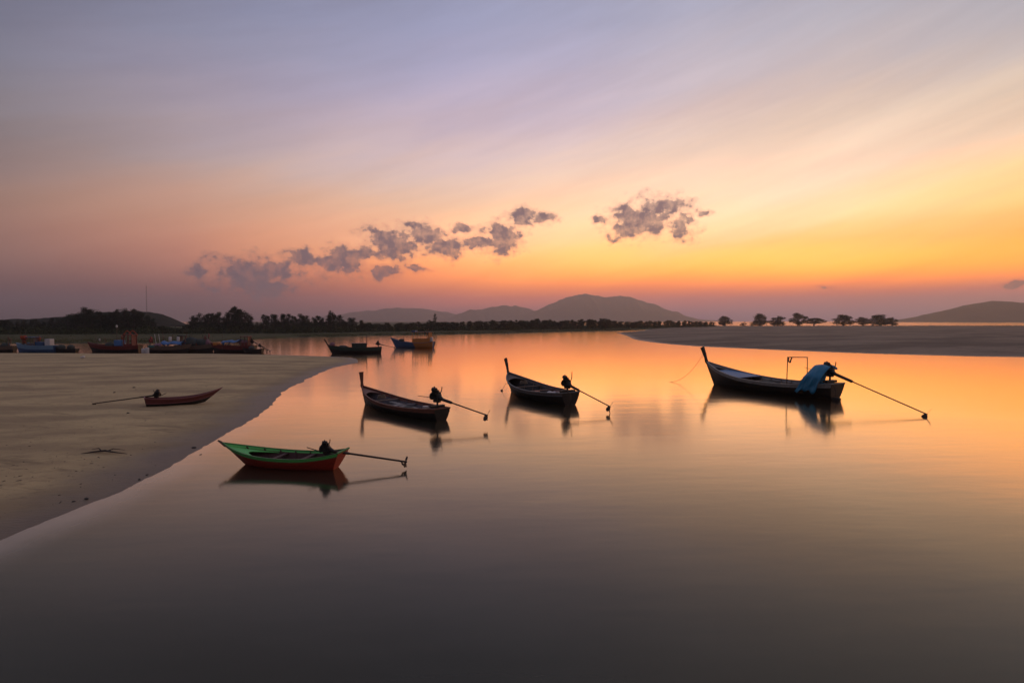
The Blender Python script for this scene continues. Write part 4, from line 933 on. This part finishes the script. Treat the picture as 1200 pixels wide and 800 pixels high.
def leaf_mesh(name, clumps, per, size, seed, m, thin=.45, droop=.0):
    """clumps: (x,y,z,rx,rz). triangular leaf sprays spread through each clump"""
    g_ = np.random.default_rng(seed); V = []; 
    for (cx, cy, cz, rx, rz_) in clumps:
        n = per; d = g_.normal(size=(n, 3)); d /= np.linalg.norm(d, axis=1)[:, None]; rr = g_.random(n)**.45
        c = np.stack([cx+d[:, 0]*rx*rr, cy+d[:, 1]*rx*rr, cz+d[:, 2]*rz_*rr], 1)
        a = g_.normal(size=(n, 3)); a[:, 2] = a[:, 2]*.6+droop; a /= np.linalg.norm(a, axis=1)[:, None]
        b_ = np.cross(a, g_.normal(size=(n, 3))); b_ /= np.linalg.norm(b_, axis=1)[:, None]
        L = size*(.5+g_.random(n))[:, None]
        V.append(np.stack([c-a*L*.5+b_*L*thin*.5, c-a*L*.5-b_*L*thin*.5, c+a*L*.6], 1))
    V = np.concatenate(V).reshape(-1, 3); F = np.arange(len(V)).reshape(-1, 3)
    me = bpy.data.meshes.new(name); me.from_pydata(V.tolist(), [], F.tolist()); me.materials.append(m); return me
def limb_mesh(name, h, rad, limbs, seed, lean=.0, top=.8):
    rg = random.Random(seed); mb = MB(); pts = []; 
    for i in range(6): t = i/5; pts.append((lean*h*t*t+rg.uniform(-.02, .02)*h*t, rg.uniform(-.02, .02)*h*t, h*top*t-.3*(i == 0)))
    mb.tube(pts, [rad*(1-.75*i/5) for i in range(6)], 7)
    for (z0, dx_, dy_, dz_) in limbs:
        mb.tube([(lean*z0*z0/h, 0, z0), (dx_*.5, dy_*.5, z0+dz_*.42), (dx_, dy_, z0+dz_)], [rad*.42, rad*.3, rad*.12], 5)
    me = bpy.data.meshes.new(name); me.from_pydata(mb.v, [], mb.f); me.materials.append(M_BARK); return me
# prototypes are 10 m tall
def casuarina(seed):
    rg = random.Random(seed); cl = []; lb = []
    for i in range(30):
        z = .9+9.1*(i/29)**.95; r = (2.9*(1-((z-.6)/9.6)**1.7)+.4)*rg.uniform(.6, 1.25); a = rg.uniform(0, 6.28); k = rg.uniform(.25, .95)
        cl.append((math.cos(a)*r*k, math.sin(a)*r*k, z+rg.uniform(-.3, .3), .95*rg.uniform(.6, 1.25), .9*rg.uniform(.7, 1.3)))
        if i % 3 == 0: lb.append((max(.8, z-1.2), math.cos(a)*r*k, math.sin(a)*r*k, 1.1))
    return leaf_mesh('crown', cl, 46, .62, seed, M_CAS, .22, .5), limb_mesh('trunk', 10, .2, lb, seed, 0, .97)
def broadleaf(seed, wide=3.4, base=1.6, top=9.6, n=26, per=62, size=.62, flat=1.0, m=None, lobes=None):
    rg = random.Random(seed); cl = []; lb = []
    for i in range(n):
        a = rg.uniform(0, 6.28); q = rg.uniform(-1, 1); zz = (base+top)/2+(top-base)/2*q*.82
        r = wide*math.sqrt(max(.05, 1-(abs(q)**2.4)*.85))*rg.uniform(.25, .86)
        if lobes: r *= lobes(a, q)
        cl.append((math.cos(a)*r, math.sin(a)*r, zz, rg.uniform(.75, 1.3)*wide/3.4, rg.uniform(.6, 1.0)*flat))
        if i % 4 == 0: lb.append((base*.7, math.cos(a)*r*.85, math.sin(a)*r*.85, max(.5, zz-base*.9)))
    return leaf_mesh('crown', cl, per, size, seed, m or M_LEAF, .5), limb_mesh('trunk', 10, .26, lb, seed, rg.uniform(-.03, .03), .72)
CAS = [casuarina(100+i) for i in range(5)]; BRO = [broadleaf(200+i, [3.2, 3.8, 2.9, 3.5][i], [1.0, .8, 1.3, .9][i]) for i in range(4)]
def tree(name, proto, loc, h, w, label, group, rz=None):
    r = empty(name, loc, random.uniform(0, 6.28) if rz is None else rz, label, 'tree', group)
    for nm, me in (('crown', proto[0]), ('trunk', proto[1])):
        o = bpy.data.objects.new(nm, me); COL.objects.link(o); o.parent = r; o.scale = (w, w, h/10)
    return r
TOP = [(-120,372),(-60,374),(0,375),(30,374),(58,373),(80,370),(92,365),(100,361.5),(112,364),(125,366),(138,363.5),(150,363),(160,364),(168,367),(180,372),(190,375),(200,380),(207,381.5),(216,375),(226,370),(236,365.5),(246,367),(256,363.5),(266,366),(275,360.5),(285,361.5),(291,366),(296,375),(303,375),(310,367.5),(322,369),(334,367.5),(350,368.5),(365,368),(378,369),(388,365.5),(397,368.5),(406,371),(418,374),(430,377),(445,378),(470,377),(500,376),(510,371.5),(516,376.5),(540,376),(558,375),(580,374.5),(600,374.6),(636,373),(660,375.5),(680,373.5),(700,374),(708,371.5),(716,375),(735,375.5),(760,375.5),(790,375),(815,376),(840,376.8)]
def top_y(px): return float(np.interp(px, [p[0] for p in TOP], [p[1] for p in TOP]))
rg = random.Random(11)
ZONES = [(62, 'beyond the pale blue fishing boat'), (158, 'beyond the dark red fishing boat'), (192, 'round the foot of the radio mast'), (224, 'in the low dip of the tree belt beside the radio mast'), (300, 'in the tall clump beyond the net boat'), (425, 'beyond the dark green anchored long-tail boat'), (560, 'beyond the small blue trawler'), (700, 'below the highest mountain'), (2000, 'where the belt runs out beside the sandbar inlet')]
def zone(px): return next(z for lim, z in ZONES if px < lim)
def belt(px, row, dist, hk, wk, feather=None):
    x = wx_at(px, dist); z0 = .6; ht = (EYE+(376-top_y(px))*dist/FPX-z0)*hk
    feathery = px < 425 and not (190 < px < 222) and rg.random() < .78
    kind = 'casuarina_tree' if feathery else 'mangrove_tree'; proto = rg.choice(CAS if feathery else BRO)
    if not feathery and px < 425: ht *= .74
    ht = max(ht, 2.2); w = ht/10*rg.uniform(.95, 1.45)*wk
    if not feathery: w = max(w, .55)*rg.uniform(.9, 1.2)
    lab = ('feathery dark casuarina ' if feathery else 'rounded dark mangrove ')+zone(px)
    tree(kind, proto, (x, dist, z0-.1), ht, w, lab, ('casuarinas ' if feathery else 'mangroves ')+zone(px))
px = -95.0
while px < 428:
    for row in range(2):
        p_ = px+rg.uniform(-3, 3); d_ = float(np.interp(p_, [-100, 0, 330, 428], [208, 208, 225, 250]))+row*9+rg.uniform(-3, 3)
        belt(p_, row, d_, rg.uniform(.86, 1.04) if row == 0 else rg.uniform(.78, 1.0), 1.0)
    px += 6.0
px = 425.0
while px < 838:
    for row in range(2 if px < 600 else 3):
        p_ = px+rg.uniform(-2.5, 2.5); d0 = np.interp(p_, [425, 600, 720, 838], [250, 300, 360, 462]); d_ = float(d0)+row*12+rg.uniform(-4, 4)
        belt(p_, row, d_, rg.uniform(.82, 1.08), 1.15)
    px += 6.6
for pxx, yy, hk in ((100, 361.5, 1.0), (138, 363, 1.0), (275, 360, 1.0), (388, 365.3, 1.0)): belt(pxx, 0, float(np.interp(pxx, [-100, 0, 330, 428], [206, 206, 223, 248])), 1.03, .9)
tree('casuarina_tree', CAS[2], (wx_at(510, 285), 285, .5), 8.2, .55, 'lone feathery casuarina rising above the low mangroves near the mountain foot', 'casuarinas near the mountain foot')
# scrub under the belt (nobody could count it)
cl = []
for _ in range(2000):
    p_ = rg.uniform(-110, 838)
    d0 = float(np.interp(p_, [-100, 0, 330, 428], [202, 202, 219, 244])) if p_ < 425 else float(np.interp(p_, [425, 600, 720, 838], [246, 294, 352, 452]))
    d_ = d0+rg.uniform(-3, 26); s_ = rg.uniform(.8, 2.0)*(1.45 if p_ < 425 and not 188 < p_ < 224 else 1.15); cl.append((wx_at(p_, d_), d_, .5+s_*.5, s_*1.4, s_*.9))
me = leaf_mesh('undergrowth', cl, 26, .7, 5, M_BUSH, .5); und = bpy.data.objects.new('undergrowth', me); COL.objects.link(und); tag(und, 'dark scrub filling the foot of the tree belt', 'scrub', kind='stuff')
# grass and reeds on the bank
cl = []
for _ in range(3600):
    p_ = rg.uniform(-110, 740); x0 = wx_at(p_, 200); yb = bank_y(x0*1.0); yb = bank_y(wx_at(p_, yb)); d_ = yb+rg.uniform(1.0, 60 if p_ < 300 else 34); cl.append((wx_at(p_, d_), d_, .45, 1.6, .25))
me = leaf_mesh('bank_grass', cl, 16, .55, 6, foliage('bank_grass_blades', (.085, .085, .034)), .25, 1.2); gsm = bpy.data.objects.new('bank_grass', me); COL.objects.link(gsm); tag(gsm, 'rough olive grass along the far bank', 'grass', kind='stuff')
# crest of grass on the sandbar
cl = []
for _ in range(900):
    x = rg.uniform(95, 620); y = 548+rg.uniform(-14, 14) if x > 150 else rg.uniform(470, 545); cl.append((x, y, zbar(x, y)+.2, 2.2, .3))
me = leaf_mesh('dune_grass', cl, 14, .6, 8, M_BUSH, .25, 1.2); dg = bpy.data.objects.new('dune_grass', me); COL.objects.link(dg); tag(dg, 'thin dark grass along the crest of the sandbar', 'grass', kind='stuff')

# single trees on the sandbar crest
DB = 545.0
def bar_tree(px0, px1, ytop, seed, label, base=2.4, flat=.8, n=24, lobes=None, per=58):
    w = (px1-px0)/FPX*DB/2; ht = EYE+(376-ytop)*DB/FPX-1.0; x = wx_at((px0+px1)/2, DB)
    pr = broadleaf(seed, 3.5, max(.1, base-1.6), 9.3, int(n*2.2), per, .55, flat*1.75, None, lobes or (lambda a, q: 1.12-.22*q+.12*math.sin(a*3+seed)))
    y = DB+random.uniform(-6, 6); tree('sandbar_tree', pr, (x, y, zbar(x, y)-.15), ht, w/3.45, label, 'single trees on the sandbar')
bar_tree(842, 858, 368.5, 301, 'upright round tree next to the end of the tree belt', 1.6, .9)
bar_tree(865, 873, 376, 302, 'tiny bush-like tree in the gap after the upright round tree', .5, .8, 12)
bar_tree(877, 886, 376.5, 310, 'low bush leaning against the broad cone shaped tree', .5, .8, 12)
bar_tree(884, 903, 365.5, 303, 'broad cone shaped tree on the sandbar, widest near its foot', 1.4, .9, 26, lambda a, q: 1.05-.32*q)
bar_tree(904, 923, 368.5, 304, 'low dome shaped tree between the cone shaped tree and the tallest tree', 1.6, .9)
bar_tree(927, 948, 364.5, 305, 'tallest sandbar tree with stepped open crown and visible trunk', 2.6, .7, 20, lambda a, q: 1.0-.25*q+.25*math.sin(q*9))
bar_tree(945, 968, 371, 306, 'flat-topped spreading tree with clear trunk beside the tallest tree', 4.6, .6, 22)
bar_tree(975, 999, 367, 307, 'spreading tree standing apart, its branch reaching out sideways', 2.4, .8, 24, lambda a, q: 1.1-.35*q)
bar_tree(1007, 1024, 370, 308, 'round tree joined on one side to the wide clump at the row end', 2.2, .8, 20)
bar_tree(1014, 1042, 367.5, 309, 'widest dark tree in the clump at the open end of the row', 2.4, .9, 30)
bar_tree(1036, 1050, 370.5, 311, 'small outermost tree of the clump facing the open sea', 2.2, .8, 16)

# ------------------------------------------------------------------ radio mast behind the tree belt
mx_, my_ = wx_at(172.5, 330), 330.0
mast = empty('radio_mast', (mx_, my_, .8), .4, 'thin lattice radio mast rising above the tree belt', 'mast')
Ht = EYE+(376-333)*my_/FPX; mm = mat('mast_steel', (.10, .09, .09), .6, .2, 8, .3)
for k in range(3):
    a = 2*PI*k/3; MB().tube([(math.cos(a)*.22, math.sin(a)*.22, 0), (math.cos(a)*.16, math.sin(a)*.16, Ht*.93)], .035, 6).build('mast_leg', mm, mast)
br = MB(); nz = 40
for i in range(nz):
    z0, z1 = Ht*.93*i/nz, Ht*.93*(i+1)/nz; a = 2*PI*(i % 3)/3; c = a+2*PI/3
    br.tube([(math.cos(a)*.2, math.sin(a)*.2, z0), (math.cos(c)*.2, math.sin(c)*.2, z1)], .015, 4)
br.build('lattice_bracing', mm, mast); MB().tube([(0, 0, Ht*.92), (0, 0, Ht)], [.04, .015], 6).build('antenna', mm, mast)

# ------------------------------------------------------------------ small things on the sand
M_WOOD2 = mat('wet_driftwood', (.055, .04, .03), .85, .3, 8); M_STONE = mat('dark_pebble', (.05, .042, .036), .8, .3, 10)
p = at(120, 525, .35); dw = empty('driftwood_branch', (p.x, p.y, zbeach(p.x, p.y)), .1, 'forked driftwood branch half buried in the sand beside the beached skiff', 'driftwood')
MB().tube([(-.75, -.1, .02), (-.3, .05, .06), (.1, .0, .10), (.5, -.12, .06), (1.1, -.30, .02)], [.015, .035, .045, .03, .01], 7).build('main_branch', M_WOOD2, dw, True)
MB().tube([(-.05, .02, .09), (-.25, .2, .16), (-.6, .32, .10)], [.03, .022, .008], 6).build('side_branch', M_WOOD2, dw, True)
MB().tube([(.2, -.02, .09), (.32, .16, .14), (.7, .3, .05)], [.026, .018, .006], 6).build('side_branch', M_WOOD2, dw, True)
for i, (px_, py_, sz, lab) in enumerate(((227, 517, .12, 'flat dark stone on the damp sand above the green bow'), (235, 524, .09, 'small dark stone at the water line near the green bow'), (101, 574, .10, 'dark pebble on the wet slope below the driftwood'), (86, 577, .06, 'smaller pebble alongside the dark pebble below the driftwood'), (163, 552, .08, 'half sunk stone at the edge of the damp sand'), (157, 455, .14, 'low stone behind the beached skiff'), (134, 461, .12, 'weathered stone near the trailing propeller of the beached skiff'), (150, 483, .11, 'flat shell-brown stone in front of the beached skiff'), (172, 547, .06, 'sliver of dark stone by the wet sand edge'))):
    q = at(px_, py_, .3); o = MB().blob((0, 0, 0), (sz*.8, sz*.5, sz*.35), 10, 7, .2, i).build('stone', M_STONE, None, True); o.location = (q.x, q.y, zbeach(q.x, q.y)+sz*.15); o.rotation_euler = (0, 0, i*1.3); tag(o, lab, 'stone', 'stones on the beach')
q = at(97, 419, .5); o = MB().box((0, 0, .1), (.55, .3, .2), bev=.05).blob((.1, 0, .2), (.2, .14, .1), 10, 6, .15).build('plastic_litter', M_BUOY, None, 'auto'); o.location = (q.x, q.y, zbeach(q.x, q.y)); tag(o, 'pale scrap of plastic on the sand in front of the moored boats', 'litter')
M_POSTW = mat('grey_post_wood', (.05, .04, .035), .9, .3, 8)
for i, (px_, yy, hh, lab) in enumerate(((868, 400, 2.2, 'leaning mooring stake on the open sandbar'), (935, 410, 1.4, 'short stub of a stake on the sandbar below the tallest tree'), (800, 380, 1.7, 'thin stake near the inlet end of the sandbar'))):
    x = wx_at(px_, yy); st2 = MB().tube([(0, 0, -.3), (.05*hh, .02, hh*.5), (.13*hh, 0, hh)], [.14, .12, .09], 8).build('mooring_stake', M_POSTW, None, 'auto'); st2.location = (x, yy, zbar(x, yy)); tag(st2, lab, 'stake', 'stakes on the sandbar')

# ------------------------------------------------------------------ wrack: shell, weed and twig fragments nobody could count
rgw = np.random.default_rng(21); db = MB()
Q = [at(float(a_), float(b_), .35) for a_, b_ in zip(rgw.uniform(-10, 330, 620), rgw.uniform(417, 600, 620))]
QX, QY = np.array([[q.x for q in Q]]), np.array([[q.y for q in Q]]); QZ = beach_height(QX, QY)[0][0]; QN = fbm(QX*.09+5, QY*.16, 3)[0]
for q, zz, nn in zip(Q, QZ, QN):
    if zz < .03 or zz > .9 or (abs(nn) > .07 and rgw.random() > .25): continue
    n = .015+.04*rgw.random()**2; l_ = n*(1+3.5*rgw.random()**2)
    db.box((q.x, q.y, zz+.006), (l_, n*.6, n*.4), euler(0, rgw.uniform(-.2, .2), rgw.uniform(0, 3.14)), .6)
wr = db.build('beach_wrack', M_WOOD2, None); tag(wr, 'scattered dark weed and twig fragments along the sand', 'wrack', kind='stuff')
